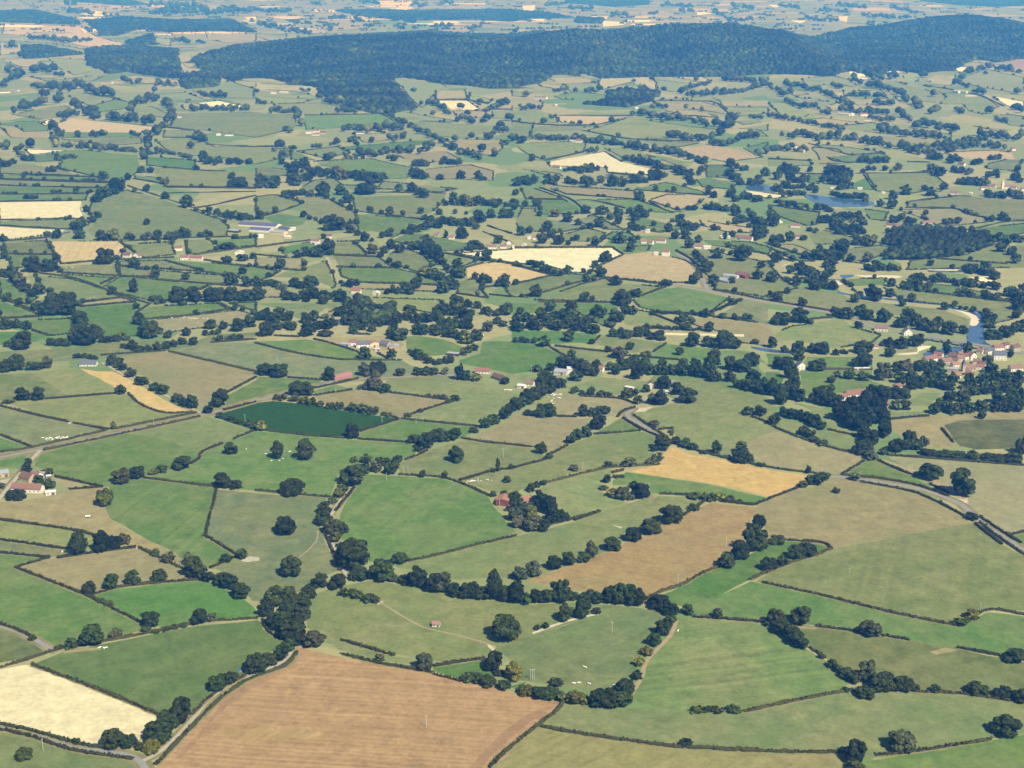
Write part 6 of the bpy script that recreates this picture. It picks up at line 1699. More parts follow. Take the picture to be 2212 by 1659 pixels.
def crown_geo(shape, seed, leaves, core, leafsize=.055):
    r = random.Random(seed); q = np.random.default_rng(seed)
    L = lobes_for(shape, r)
    vs_, fs_ = [], []; n = 0
    for (x, y, z, k, h) in L:
        v, f = core
        d = v * (1 + q.normal(0, .13, (len(v), 1)))
        vs_.append(d * np.array([k * .93, k * .93, h * .93]) + np.array([x, y, z])); fs_.append(f + n); n += len(v)
    verts = [np.vstack(vs_)]; tris = [np.vstack(fs_)]
    if leaves:
        wts = np.array([l[3] * (l[3] + l[4]) for l in L]); wts /= wts.sum()
        pick = q.choice(len(L), leaves, p=wts)
        d = q.normal(0, 1, (leaves, 3)); d /= np.linalg.norm(d, axis=1)[:, None]
        d[:, 2] = np.where(d[:, 2] < -.5, -d[:, 2], d[:, 2])
        LA = np.array(L)
        rr = q.uniform(.88, 1.32, (leaves, 1)) ** 1.1
        c = LA[pick, :3] + d * rr * np.column_stack([LA[pick, 3], LA[pick, 3], LA[pick, 4]])
        nn = d + q.normal(0, .38, (leaves, 3)); nn /= np.linalg.norm(nn, axis=1)[:, None]
        t = np.cross(nn, q.normal(0, 1, (leaves, 3))); t /= np.linalg.norm(t, axis=1)[:, None]
        b = np.cross(nn, t)
        s = leafsize * q.uniform(.6, 1.35, (leaves, 1))
        p = np.stack([c - t * s - b * s * .6, c + t * s * .8 - b * s, c + t * s + b * s * .7, c - t * s * .7 + b * s], 1).reshape(-1, 3)
        k = np.arange(leaves)[:, None] * 4 + n
        verts.append(p); tris += [k + np.array([[0, 1, 2]]), k + np.array([[0, 2, 3]])]
    v = np.vstack(verts); v[:, 2] = np.maximum(v[:, 2], 0.0)
    ext = np.percentile(np.abs(v[:, :2]), 99.0); v[:, :2] *= .5 / ext
    v[:, 2] /= np.percentile(v[:, 2], 99.7)
    return v, np.vstack(tris)

def trunk_mesh(h, r0):
    m = MB()
    m.cyl(0, 0, -.08, h * .55, r0, r0 * .75, 7)
    v0 = len(m.v)
    for a in (0.4, 2.2, 4.1):
        x, y = .16 * math.cos(a), .16 * math.sin(a)
        k = len(m.v); n = 5
        ring = [(r0 * .6 * math.cos(2 * math.pi * i / n), r0 * .6 * math.sin(2 * math.pi * i / n)) for i in range(n)]
        m.add([(c, s, h * .45) for c, s in ring] + [(x + c * .5, y + s * .5, h) for c, s in ring], [[i, (i + 1) % n, n + (i + 1) % n, n + i] for i in range(n)])
    return m.mesh("trunk", BARK)

PROTO = {}
for shape, count in (('round', 9), ('tall', 3), ('conifer', 1), ('bush', 3)):
    PROTO[shape] = [mesh_of("crown", *crown_geo(shape, 100 * len(shape) + i, 2100 if shape != 'bush' else 1400, ICO2, .048), LEAF) for i in range(count)]
TRUNK = {'round': trunk_mesh(.55, .035), 'tall': trunk_mesh(.6, .04), 'conifer': trunk_mesh(.7, .04), 'bush': trunk_mesh(.3, .02)}
TINT = {'o': (0.0195, 0.0305, 0.0035), 'd': (0.0095, 0.0165, 0.003), 'p': (0.048, 0.055, 0.018), 'y': (0.062, 0.068, 0.006), 't': (0.023, 0.032, 0.004), 'c': (0.006, 0.013, 0.004), 'b': (0.026, 0.034, 0.004)}
ADJ = {'o': "green tree", 'd': "dark tree", 'p': "pale tree", 'y': "yellowish tree", 't': "tall tree", 'c': "pointed conifer", 'b': "low bush"}

spots = []      # every surveyed tree: u, v, w, height factor, kind, label
for ln in TREES.strip().splitlines():
    kind, where, pts = ln.split('|')
    L = []
    for p in read(pts):
        hm = float(p[3]) if len(p) > 3 else 1.0
        kd = p[4] if len(p) > 4 else kind
        L.append([p[0], p[1], p[2], hm, kd])
    L.sort(key=lambda q: q[0])
    for i, q in enumerate(L):
        if where == '-': lab = None
        elif len(L) == 1: lab = f"{ADJ[q[4]]} {where}"
        else: lab = f"{ADJ[q[4]]}, {ORD[i]} from left {where}"
        spots.append(q + [lab])
seen = [i for i, s in enumerate(spots) if -8 < s[0] < 2220 and s[1] < 1690]
seen.sort(key=lambda i: -spots[i][2] * max(.6, min(1.4, spots[i][3])) ** .5)
own = set(seen[:298])

SINA = lambda v: math.sin(PITCH + math.atan((v - CY) / FOC))
def place_of(u, v, w, hm):
    """foot, crown width and height in metres from what the photograph shows"""
    base = ground_at([u], [v - .10 * w])[0]
    dpt = picture_of(base)[2][0]
    W = w * dpt / FOC * 1.06
    s = SINA(v); c = math.sqrt(1 - s * s)
    H = max(.30 * W, (hm - .55 * s) * W / c)
    return base, W, H * 1.04

far_verts, far_faces, far_tint, nfar = [], [], [], 0
LOD_MID = [crown_geo(s, 900 + i, 170, ICO1, .10) for i, s in enumerate(['round', 'round', 'round', 'round', 'bush', 'tall'])]
def lod_low(seed):
    q = np.random.default_rng(seed); v, f = ICO1
    c = []; ff = []
    for i, (x, y, z, k) in enumerate([(0, 0, .55, .42), (.2, .1, .42, .33), (-.18, -.12, .45, .34)]):
        c.append(v * (1 + q.normal(0, .16, (len(v), 1))) * np.array([k, k, k * .95]) + np.array([x, y, z])); ff.append(f + i * len(v))
    v = np.vstack(c); v[:, 2] = np.clip(v[:, 2], 0, None); return v, np.vstack(ff)
LOD_LOW = [lod_low(i) for i in range(6)]
def far_tree(base, W, H, kind, depth, geos=None):
    global nfar
    G_ = geos or (LOD_MID if depth < 3500 else LOD_LOW)
    if kind in ('t', 'c') and G_ is LOD_MID: v, f = LOD_MID[5]
    elif kind == 'b' and G_ is LOD_MID: v, f = LOD_MID[4]
    else: v, f = G_[rng.integers(0, 4 if G_ is LOD_MID else len(G_))]
    a = rng.uniform(0, 6.283); ca, sa = math.cos(a), math.sin(a)
    p = np.empty_like(v)
    p[:, 0] = (v[:, 0] * ca - v[:, 1] * sa) * W + base[0]; p[:, 1] = (v[:, 0] * sa + v[:, 1] * ca) * W + base[1]; p[:, 2] = v[:, 2] * H + base[2] - .4
    t = np.array(TINT[kind]) * rng.uniform(.95, 1.75); t = t * (1 + rng.normal(0, .07, 3))
    far_verts.append(p); far_faces.append(f + nfar); far_tint.append(np.tile(t, (len(v), 1))); nfar += len(v)

def make_tree(i):
    u, v, w, hm, kd, lab = spots[i]
    base, W, H = place_of(u, v, w, hm)
    r = random.Random(i * 7 + 1)
    shape = {'c': 'conifer', 'b': 'bush', 't': 'tall'}.get(kd, 'tall' if hm > 1.34 else ('bush' if hm < .72 else 'round'))
    if lab is None:
        hs = [ADJ[kd]]
        if H > 13: hs = ["large " + ADJ[kd]] + hs
        elif W < 9: hs = ["small " + ADJ[kd]] + hs
        lab = unique(hs + ["rounded " + ADJ[kd], "leafy " + ADJ[kd]], u, v)
    elif lab in taken: lab = unique([ADJ[kd]], u, v)
    taken.add(lab)
    t = bpy.data.objects.new('bush' if shape == 'bush' else ('conifer_tree' if shape == 'conifer' else 'broadleaf_tree'), None)
    C.objects.link(t); t.location = (base[0], base[1], base[2] - .25)
    t.rotation_euler = (0, 0, r.uniform(0, 6.283))
    t.scale = (W, W * r.uniform(.92, 1.05), H)
    tag(t, lab, 'bush' if shape == 'bush' else 'tree', 'bushes of the hedges' if shape == 'bush' else 'trees of the valley')
    c = link('crown', r.choice(PROTO[shape]), t)
    k = r.uniform(.62, 1.55); tn = TINT[kd]
    c.color = (tn[0] * k * r.uniform(.85, 1.22), tn[1] * k, tn[2] * k * r.uniform(.85, 1.15), 1)
    link('trunk', TRUNK[shape], t)
for i in sorted(own): make_tree(i)
for i, s in enumerate(spots):
    if i not in own:
        base, W, H = place_of(*s[:4]); far_tree(base, W, H, s[4], base[1])
for ln in LINES.strip().splitlines():
    tile, rest = ln.split(' ', 1)
    for seg in rest.split(';'):
        tk = seg.split(); w = float(tk[0]) / TILES[tile][2]
        pts = np.array([[p[0], p[1]] for p in read(' '.join(tk[1:]), tile)])
        Ls = np.r_[0, np.cumsum(np.linalg.norm(np.diff(pts, axis=0), axis=1))]
        single = Ls[-1] < w * .6
        ss = [Ls[-1] / 2] if single else np.arange(0, Ls[-1] + .01, w * .38)
        for s_ in ss:
            k = 1.0 if single else rng.uniform(.55, 1.05)
            u = np.interp(s_, Ls, pts[:, 0]) + (0 if single else rng.normal(0, .13) * w); v = np.interp(s_, Ls, pts[:, 1]) + (0 if single else rng.normal(0, .10) * w)
            kd = rng.choice(['o', 'd', 'p', 'y'], p=[.66, .22, .08, .04])
            base, W, H = place_of(u, v, w * k, rng.uniform(.75, 1.1)); far_tree(base, W, H, kd, base[1])
# unclipped hedgerows along the edges of the farther fields
SH = []
for i in range(5):
    q_ = np.random.default_rng(40 + i); v_, f_ = ICO1; v_ = v_ * (1 + q_.normal(0, .2, (len(v_), 1))) * .5
    SH.append((np.column_stack([v_[:, 0], v_[:, 1], np.clip(v_[:, 2] + .4, 0, None)]), f_))
for name, kind, _, polys in zones:
    if name != 'field': continue
    p = polys[0]; D = np.median(p[:, 1])
    if D < 1800 or D > 10500: continue
    e = np.vstack([p, p[:1]]); Ls = np.r_[0, np.cumsum(np.linalg.norm(np.diff(e, axis=0), axis=1))]
    s = rng.uniform(0, 60)
    while s < Ls[-1]:
        run = rng.uniform(50, 260)
        if rng.random() < .72:
            h0 = rng.uniform(1.8, 3.4)
            for t in np.arange(s, min(s + run, Ls[-1]), 3.4 if D < 3200 else 5.0):
                x, y = np.interp(t, Ls, e[:, 0]) + rng.normal(0, .6), np.interp(t, Ls, e[:, 1]) + rng.normal(0, .6)
                big_ = rng.random() < .035
                W = rng.uniform(8, 13) if big_ else rng.uniform(3.2, 5.0); H = rng.uniform(7, 11) if big_ else h0 * rng.uniform(.7, 1.3)
                far_tree((x, y, float(height(x, y))), W, H, 'd' if rng.random() < .4 else 'o', D, LOD_LOW if big_ else SH)
        s += run
# loose hedgerow trees of the far plain, beyond the ridge
for _ in range(800):
    u = rng.uniform(-30, 2240); v = rng.uniform(-6, 70)
    n = rng.integers(1, 7); a = rng.uniform(-.12, .12)
    b0 = ground_at([u], [v])[0]
    if b0[1] < 6300 or b0[1] > 26000 or ridge(b0[0], b0[1]) > 4: continue
    for j in range(n):
        W = rng.uniform(14, 26); x = b0[0] + j * W * .8; y = b0[1] + j * W * a * 6
        far_tree((x, y, float(height(x, y))), W, W * rng.uniform(.6, .9), rng.choice(['o', 'd']), y, LOD_LOW)
me = mesh_of("distant_trees", np.vstack(far_verts), np.vstack(far_faces), LEAF_FAR)
at = me.color_attributes.new("tint", 'FLOAT_COLOR', 'POINT')
tn = np.vstack(far_tint); at.data.foreach_set("color", np.column_stack([tn, np.ones(len(tn))]).astype(np.float32).ravel())
o = tag(link("distant_trees", me), "countless hedgerow trees dotting the farther fields", "trees"); o["kind"] = "stuff"

# woods that read as one mass: crowns packed side by side
def dome(seed):
    q = np.random.default_rng(seed); v = [(0, 0, 1.0)]
    for rad, z, k in ((.30, .86, 5), (.52, .38, 7)):
        for i in range(k):
            a = 6.283 * (i + q.uniform(-.2, .2)) / k; v.append((rad * math.cos(a) * q.uniform(.85, 1.15), rad * math.sin(a) * q.uniform(.85, 1.15), z * q.uniform(.85, 1.12)))
    for i in range(7): v.append((v[6 + i][0] * .9, v[6 + i][1] * .9, -.3))
    f = [[0, 1 + i, 1 + (i + 1) % 5] for i in range(5)]
    for i in range(7):
        a, b = 6 + i, 6 + (i + 1) % 7
        k = 1 + int(i * 5 / 7); k2 = 1 + int(((i + 1) % 7) * 5 / 7)
        f.append([a, b, k])
        if k2 != k: f.append([k, b, k2])
        f += [[a, 13 + i, b], [b, 13 + i, 13 + (i + 1) % 7]]
    return np.array(v), np.array(f)
DOMES = [dome(i) for i in range(8)]
wv, wf, wt, nw = [], [], [], 0
for j, poly in enumerate(woods_uv):
    wd = uv_world(poly) if j else None
    if j == 0: x0, x1, y0, y1 = -2800, 4700, 4000, 10200
    else: x0, x1, y0, y1 = wd[:, 0].min(), wd[:, 0].max(), wd[:, 1].min(), min(wd[:, 1].max(), 26000)
    sp = 9.5 if y0 < 3000 else (16.0 if j == 0 else (17.0 if y0 < 8000 else 26.0))
    gx, gy = np.meshgrid(np.arange(x0, x1, sp), np.arange(y0, y1, sp))
    gx = gx.ravel() + rng.uniform(-.5, .5, gx.size) * sp; gy = gy.ravel() + rng.uniform(-.5, .5, gy.size) * sp
    z = height(gx, gy)
    u, v, _ = picture_of(np.column_stack([gx, gy, z]))
    m = inside(u, v, poly)
    if j == 0: m &= (gy < 10050)
    for x, y, zz in zip(gx[m], gy[m], z[m]):
        dv, df = DOMES[rng.integers(0, 8)]
        sz = rng.random() ** 2; W = sp * (.85 + 1.35 * sz); H = 9 + 9 * sz + rng.uniform(-1, 1)
        if sp < 10:
            dv, df = LOD_LOW[rng.integers(0, 6)]; W = rng.uniform(8, 16); H = W * rng.uniform(.7, 1.05)
            x += rng.normal(0, 4); y += rng.normal(0, 6)
        wv.append(dv * np.array([W, W, H]) + np.array([x, y, zz])); wf.append(df + nw); nw += len(dv)
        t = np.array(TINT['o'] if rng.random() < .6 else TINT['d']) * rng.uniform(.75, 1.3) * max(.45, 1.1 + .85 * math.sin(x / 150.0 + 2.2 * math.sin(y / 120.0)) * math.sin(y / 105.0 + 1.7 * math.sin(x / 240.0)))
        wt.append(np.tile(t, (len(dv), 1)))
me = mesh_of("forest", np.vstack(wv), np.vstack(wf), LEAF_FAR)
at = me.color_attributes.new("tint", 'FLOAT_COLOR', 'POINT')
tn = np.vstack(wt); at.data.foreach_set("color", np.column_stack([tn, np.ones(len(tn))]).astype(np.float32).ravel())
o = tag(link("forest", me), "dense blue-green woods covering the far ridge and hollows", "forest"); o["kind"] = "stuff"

# ------------------------------------------------------------------ hedges
def hedge_mesh(line, w, h, step, leaf):
    p = resample(line, step)
    p = p + rng.normal(0, .16 * w, p.shape) * np.r_[0, np.ones(len(p) - 2), 0][:, None] if len(p) > 2 else p
    d = np.gradient(p, axis=0); d /= np.linalg.norm(d, axis=1)[:, None] + 1e-9
    nr = np.stack([-d[:, 1], d[:, 0]], 1)
    z = height(p[:, 0], p[:, 1])
    prof = [(-.5, -.15), (-.56, .55), (-.30, 1.0), (.30, 1.0), (.56, .55), (.5, -.15)]
    slow = np.interp(np.arange(len(p)), np.arange(0, len(p) + 8, 8), rng.uniform(.55, 1.45, len(np.arange(0, len(p) + 8, 8))))
    V = []
    for a, b in prof:
        ww = w * slow * rng.uniform(.78, 1.22, len(p)); hh = h * slow * rng.uniform(.75, 1.25, len(p)) if b > 0 else np.full(len(p), h)
        V.append(np.column_stack([p + nr * (a * ww)[:, None], z + b * hh]))
    V = np.stack(V, 1); n = len(p); k = len(prof)
    F_ = []
    for i in range(n - 1):
        for j in range(k - 1):
            F_.append([i * k + j, i * k + j + 1, (i + 1) * k + j + 1, (i + 1) * k + j])
    V = V.reshape(-1, 3)
    tufts = []
    nl = int((n - 1) * step * leaf)
    quads = [np.array(F_)]
    if nl:
        i = rng.integers(0, n, nl); c = np.column_stack([p[i] + rng.normal(0, .3 * w, (nl, 2)), z[i] + h * rng.uniform(.35, 1.15, nl)])
        t = rng.normal(0, 1, (nl, 3)); t /= np.linalg.norm(t, axis=1)[:, None]
        b = np.cross(t, rng.normal(0, 1, (nl, 3))); b /= np.linalg.norm(b, axis=1)[:, None]
        s = rng.uniform(.25, .75, (nl, 1)) ** 1.0 * (w / 1.7)
        q = np.stack([c - t * s - b * s, c + t * s - b * s, c + t * s + b * s, c - t * s + b * s], 1).reshape(-1, 3)
        quads.append(np.arange(4 * nl).reshape(-1, 4) + len(V)); V = np.vstack([V, q])
    if leaf:
        vi, fi = ICO1
        for t in range(int(len(p) * step / 7)):
            if rng.random() < .45:
                i = rng.integers(0, n); r_ = rng.uniform(.6, 1.5)
                tuft = vi * (1 + rng.normal(0, .18, (len(vi), 1))) * np.array([r_, r_, r_ * rng.uniform(.9, 1.5)]) + np.array([p[i][0], p[i][1], z[i] + h * .7])
                tufts.append(fi + len(V)); V = np.vstack([V, tuft])
    ends = np.array([[0, 1, 4, 5], [1, 2, 3, 4]]); quads += [ends, ends + (n - 1) * k]
    qd = np.vstack(quads); tri = np.vstack([qd[:, [0, 1, 2]], qd[:, [0, 2, 3]]] + tufts)
    return mesh_of("hedge", V, tri, HEDGE_MAT)

NICE = {'straw': 'straw', 'stub': 'stubble', 'gold': 'golden', 'brown': 'brown', 'dryb': 'brown', 'dome': 'tan', 'tan': 'tan', 'pink': 'pinkish', 'dry': 'dry', 'past': 'grey-green',
        'lime': 'pale green', 'green': 'green', 'mown': 'striped green', 'hay': 'yellowish', 'lush': 'lush green', 'dgreen': 'dark green', 'dark': 'dark crop', 'olive': 'olive', 'heath': 'bracken', 'rough': 'rough', 'clay': 'bare'}
def field_kind(x, y):
    k = None
    for name, kind, _, polys in zones:
        if kind in NICE and inside(np.array([x]), np.array([y]), polys[0])[0]: k = NICE[kind]
    return k
for hi_, ln in enumerate(HEDGES.strip().splitlines()):
    pts = read(ln)
    line, D, _n = hedge_lines[hi_]
    mid_ = len(line) // 2 if len(line) > 2 else 0
    a = line[max(0, mid_ - 1)]; b = line[min(len(line) - 1, mid_ + 1)]
    m2 = (a + b) / 2 if len(line) < 3 else line[mid_]
    dd = (b - a) / (np.linalg.norm(b - a) + 1e-9); nn = np.array([-dd[1], dd[0]]) * (7 + D / 400)
    s1, s2 = field_kind(*(m2 + nn)), field_kind(*(m2 - nn))
    W = 1.8 + max(0, D - 900) / 2300.0; Hh = 1.5 + max(0, D - 900) / 2400.0
    o = link("hedge", hedge_mesh(line, W, Hh, max(1.3, D * .0014), 3.6 if D < 2400 else 0))
    k = rng.uniform(.85, 1.25)
    o.color = (.024 * k * rng.uniform(.9, 1.25), .027 * k, .006 * k, 1)
    length = np.linalg.norm(np.diff(line, axis=0), axis=1).sum()
    size = "long" if length > 260 else ("short" if length < 90 else "")
    uu, vv, _ = picture_of(np.array([[m2[0], m2[1], float(height(*m2))]]))
    if s1 and s2 and s1 != s2: core_ = [f"hedge between {s1} and {s2} fields"]
    elif s1 or s2: core_ = [f"hedge beside {s1 or s2} field"]
    else: core_ = ["clipped hedge"]
    shape = "straight" if len(pts) == 2 else "bending"
    heads = [(size + " dark " + core_[0]).strip(), "dark " + shape + " " + core_[0], "thin " + shape + " " + core_[0], "low " + core_[0]]
    tag(o, unique(heads, uu[0], vv[0]), "hedge", "low hedges between the fields")

# ------------------------------------------------------------------ houses, barns, sheds
def house(p1, p2, depth, eaves, roof, wall, typ, detail):
    """p1 to p2 is the front wall on the ground; the house stands behind it"""
    a, b = np.asarray(p1[:2]), np.asarray(p2[:2])
    L = float(np.linalg.norm(b - a)); ex = (b - a) / L
    rot = math.atan2(ex[1], ex[0])
    m = (a + b) / 2; ey = np.array([-ex[1], ex[0]])
    cc = m + ey * depth / 2
    z = min(float(height(*q)) for q in (a, b, a + ey * depth, b + ey * depth))
    root = bpy.data.objects.new("house", None); C.objects.link(root)
    root.location = (cc[0], cc[1], z - .05); root.rotation_euler = (0, 0, rot)
    x, y = L / 2, depth / 2
    big = depth >= 12 or roof in ('grey', 'blue', 'pale')
    pitch = .27 if big else .78
    ov, th = .45, .22
    if typ == 'a':
        w = MB(); w.box(-x, x, -y, y, -.6, eaves * .55)
        n = 10; arc = [(y * math.cos(math.pi * i / n), eaves * .55 + y * .72 * math.sin(math.pi * i / n)) for i in range(n + 1)]
        for sx in (-x, x):
            w.add([(sx, p, q) for p, q in arc], [list(range(n + 1))])
        link("wall", w.mesh("wall", WALL_M[wall]), root)
        r = MB(); out = [(p * 1.03, eaves * .55 + (q - eaves * .55) * 1.04 + .05) for p, q in arc]
        v = [(sx, p, q) for sx in (-x - .3, x + .3) for p, q in out]
        inn = [(p * .985, q * .985) for p, q in out]
        v += [(sx, p, q) for sx in (-x - .3, x + .3) for p, q in inn]
        k = n + 1
        f = [[i, i + 1, k + i + 1, k + i] for i in range(n)] + [[2 * k + i, 3 * k + i, 3 * k + i + 1, 2 * k + i + 1] for i in range(n)]
        f += [[i, 2 * k + i, 2 * k + i + 1, i + 1] for i in range(n)] + [[k + i, k + i + 1, 3 * k + i + 1, 3 * k + i] for i in range(n)]
        r.add(v, f)
        for j in range(1, 6):
            xx = -x + L * j / 6
            r.add([(xx + e, p * 1.01, q + .07) for e in (-.12, .12) for p, q in out], [[i, i + 1, k + i + 1, k + i] for i in range(n)])
        link("roof", r.mesh("roof", ROOF_M[roof]), root)
        link("door", MB().box(-x - .08, -x + .05, -2, 2, -.1, 3.0).mesh("door", DOOR_M), root)
        return root
    along = typ == 'l'
    X, Y = (x, y) if along else (y, x)            # X: half of the ridge, Y: half of the span
    rise = Y * pitch
    def T(p): return p if along else (-p[1], p[0], p[2])
    w = MB()
    v = [(-X, -Y, -.6), (X, -Y, -.6), (X, Y, -.6), (-X, Y, -.6), (-X, -Y, eaves), (X, -Y, eaves), (X, Y, eaves), (-X, Y, eaves), (-X, 0, eaves + rise - .02), (X, 0, eaves + rise - .02)]
    w.add([T(p) for p in v], [(0, 1, 5, 4), (1, 2, 6, 9, 5), (2, 3, 7, 6), (3, 0, 4, 8, 7), (3, 2, 1, 0)])
    link("wall", w.mesh("wall", WALL_M[wall]), root)
    r = MB()
    for s in (-1, 1):
        e0 = (Y + ov) * s; ze = eaves - ov * pitch
        q = [(-X - ov, e0, ze), (X + ov, e0, ze), (X + ov, 0, eaves + rise), (-X - ov, 0, eaves + rise)]
        q2 = [(p[0], p[1], p[2] + th) for p in q]
        fs = [(0, 1, 2, 3), (7, 6, 5, 4), (0, 4, 5, 1), (1, 5, 6, 2), (2, 6, 7, 3), (3, 7, 4, 0)]
        if s > 0: fs = [f[::-1] for f in fs]
        r.add([T(p) for p in q + q2], fs)
    rf = link("roof", r.mesh("roof", ROOF_M[roof]), root)
    if not big and L > 6:
        ch = MB(); cx = X * .55
        c0 = T((cx, 0, 0)); ch.box(c0[0] - .4, c0[0] + .4, c0[1] - .4, c0[1] + .4, eaves + rise - .8, eaves + rise + 1.1)
        link("chimney", ch.mesh("chimney", ROOF_M['redd']), rf)
    if detail:
        n = max(2, min(7, int(L / 3.6)))
        floors = 2 if eaves >= 5 and not big else 1
        dpos = n // 2
        for fl in range(floors):
            for i in range(n):
                xx = -x + L * (i + .5) / n
                if fl == 0 and i == dpos:
                    hw, hh = (1.5, min(3.0, eaves - .5)) if big else (.55, 2.1)
                    link("door", MB().box(xx - hw, xx + hw, -y - .06, -y + .06, .05, hh).mesh("door", DOOR_M), root)
                else:
                    z0 = 1.0 + fl * 2.6
                    link("window", MB().box(xx - .5, xx + .5, -y - .05, -y + .05, z0, z0 + min(1.25, eaves - z0 - .3) if eaves - z0 > .8 else z0 + .5).mesh("window", GLASS), root)
    return root

WN = {'white': 'white', 'tan': 'tan', 'stone': 'stone', 'cream': 'cream', 'pale': 'pale', 'dark': 'dark', 'barn': 'red', 'barnwall': 'dark red', 'blue': 'blue-grey'}
RN = {'red': 'red-roofed', 'redd': 'dark-red-roofed', 'orange': 'orange-roofed', 'brown': 'brown-roofed', 'slate': 'slate-roofed', 'grey': 'grey-roofed', 'blue': 'blue-roofed', 'pale': 'pale-roofed', 'barn': 'red-roofed'}
HAMLETS += """
@in the left of the centre pasture
D2 588,744 636,746 4 2.4 barn pale l
"""
cur, blocks = None, []
for ln in HAMLETS.strip().splitlines():
    if not ln: continue
    if ln[0] == "@": cur = ln[1:]; blocks.append((cur, [])); continue
    *pts, d, e, rf, wl, tp = ln.split()
    blocks[-1][1].append((read(' '.join(pts)), float(d), float(e), rf, wl, tp))
for where, L in blocks:
    L.sort(key=lambda q: (q[0][0][0] + q[0][1][0]) / 2)
    for i, (pts, d, e, rf, wl, tp) in enumerate(L):
        w3 = uv_world(pts)
        dist = w3[0][1]
        root = house(w3[0], w3[1], d, e, rf, wl, tp, dist < 2300)
        cat = 'barn' if tp == 'a' or wl in ('barnwall', 'dark') else ('shed' if d <= 5 or rf in ('grey', 'blue') else 'house')
        root.name = {'barn': 'barn', 'shed': 'shed', 'house': 'house'}[cat]
        lab = f"{RN[rf]} {WN[wl]} {cat} {where}" if len(L) == 1 else f"{RN[rf]} {WN[wl]} {cat}, {ORD[i]} from left {where}"
        tag(root, lab, cat, "buildings " + where if len(L) > 1 else None)

# churches
def church(u, v, tw, th, sp, nave, wall, roofm, label):
    p = ground_at([u], [v])[0]
    root = bpy.data.objects.new("church", None); C.objects.link(root); root.location = (p[0], p[1], p[2] - .1); root.rotation_euler = (0, 0, math.radians(12))
    h = tw / 2
    link("tower", MB().box(-h, h, -h, h, -.5, th).mesh("tower", wall), root)
    k = h + .3
    s = MB().add([(-k, -k, th), (k, -k, th), (k, k, th), (-k, k, th), (0, 0, th + sp)], [(0, 1, 4), (1, 2, 4), (2, 3, 4), (3, 0, 4), (3, 2, 1, 0)])
    spire = link("spire", s.mesh("spire", roofm), root)
    link("cross", MB().box(-.06, .06, -.06, .06, th + sp - .3, th + sp + 1.4).box(-.4, .4, -.05, .05, th + sp + .7, th + sp + .82).mesh("cross", RUBBER), spire)
    for a in range(4):
        o = link("belfry_opening", MB().box(-.5, .5, -h - .05, -h + .05, th - 2.8, th - .9).mesh("belfry_opening", RUBBER), root); o.rotation_euler = (0, 0, a * math.pi / 2)
    n = MB(); x0, x1, y = h, h + nave, tw * .8
    n.add([(x0, -y, -.5), (x1, -y, -.5), (x1, y, -.5), (x0, y, -.5), (x0, -y, 4.5), (x1, -y, 4.5), (x1, y, 4.5), (x0, y, 4.5), (x0, 0, 4.5 + y * .9), (x1, 0, 4.5 + y * .9)],
          [(0, 1, 5, 4), (1, 2, 6, 9, 5), (2, 3, 7, 6), (3, 0, 4, 8, 7)])
    link("nave", n.mesh("nave", wall), root)
    r = MB()
    for sgn in (-1, 1):
        q = [(x0 + .01, sgn * (y + .4), 4.2), (x1 + .4, sgn * (y + .4), 4.2), (x1 + .4, 0, 4.5 + y * .9 + .05), (x0 + .01, 0, 4.5 + y * .9 + .05)]
        r.add(q + [(a, b, c + .2) for a, b, c in q], [(0, 1, 2, 3), (7, 6, 5, 4), (0, 4, 5, 1), (1, 5, 6, 2), (2, 6, 7, 3), (3, 7, 4, 0)])
    link("roof", r.mesh("roof", ROOF_M['brown']), root)
    for i in range(3):
        xx = x0 + nave * (i + .5) / 3
        link("window", MB().box(xx - .45, xx + .45, -y - .05, -y + .05, 1.4, 3.6).mesh("window", GLASS), root)
    tag(root, label, "church")
church(1659 + 1688 / 4, 756 + 183 / 4, 4.4, 9.5, 7.0, 13, WALL_M['stone'], ROOF_M['slate'], "stone church with small slate spire among the riverside village roofs")
church(1659 + 2024 / 4, 378 + 118 / 4, 5.0, 10.0, 11.0, 15, WALL_M['white'], WALL_M['pale'], "white church with a tall pale spire in the far right village")

# ------------------------------------------------------------------ the road bridge
pb = uv_world(read("B4 1372,1424 1965,1532"))
a, b = pb[0], pb[1]
L = float(np.linalg.norm(b[:2] - a[:2])); rot = math.atan2(b[1] - a[1], b[0] - a[0])
bridge = bpy.data.objects.new("road_bridge", None); C.objects.link(bridge)
bridge.location = ((a[0] + b[0]) / 2, (a[1] + b[1]) / 2, min(a[2], b[2])); bridge.rotation_euler = (0, 0, rot)
tag(bridge, "long flat concrete road bridge on piers crossing the river by the village", "bridge")
dz = 5.6
link("deck", MB().box(-L / 2, L / 2, -3.6, 3.6, dz - .9, dz).mesh("deck", CONCRETE), bridge)
for s in (-1, 1): link("parapet", MB().box(-L / 2, L / 2, s * 3.45 - .15, s * 3.45 + .15, dz + .003, dz + 1.0).mesh("parapet", CONCRETE), bridge)
link("roadway", MB().box(-L / 2, L / 2, -3.2, 3.2, dz + .004, dz + .05).mesh("roadway", ROAD_M), bridge)
for i in range(7):
    xx = -L / 2 + L * (i + .5) / 7
    link("pier", MB().box(xx - .7, xx + .7, -3.0, 3.0, -2, dz - .9).box(xx - 1.1, xx + 1.1, -3.3, 3.3, -2, .8).mesh("pier", CONCRETE), bridge)

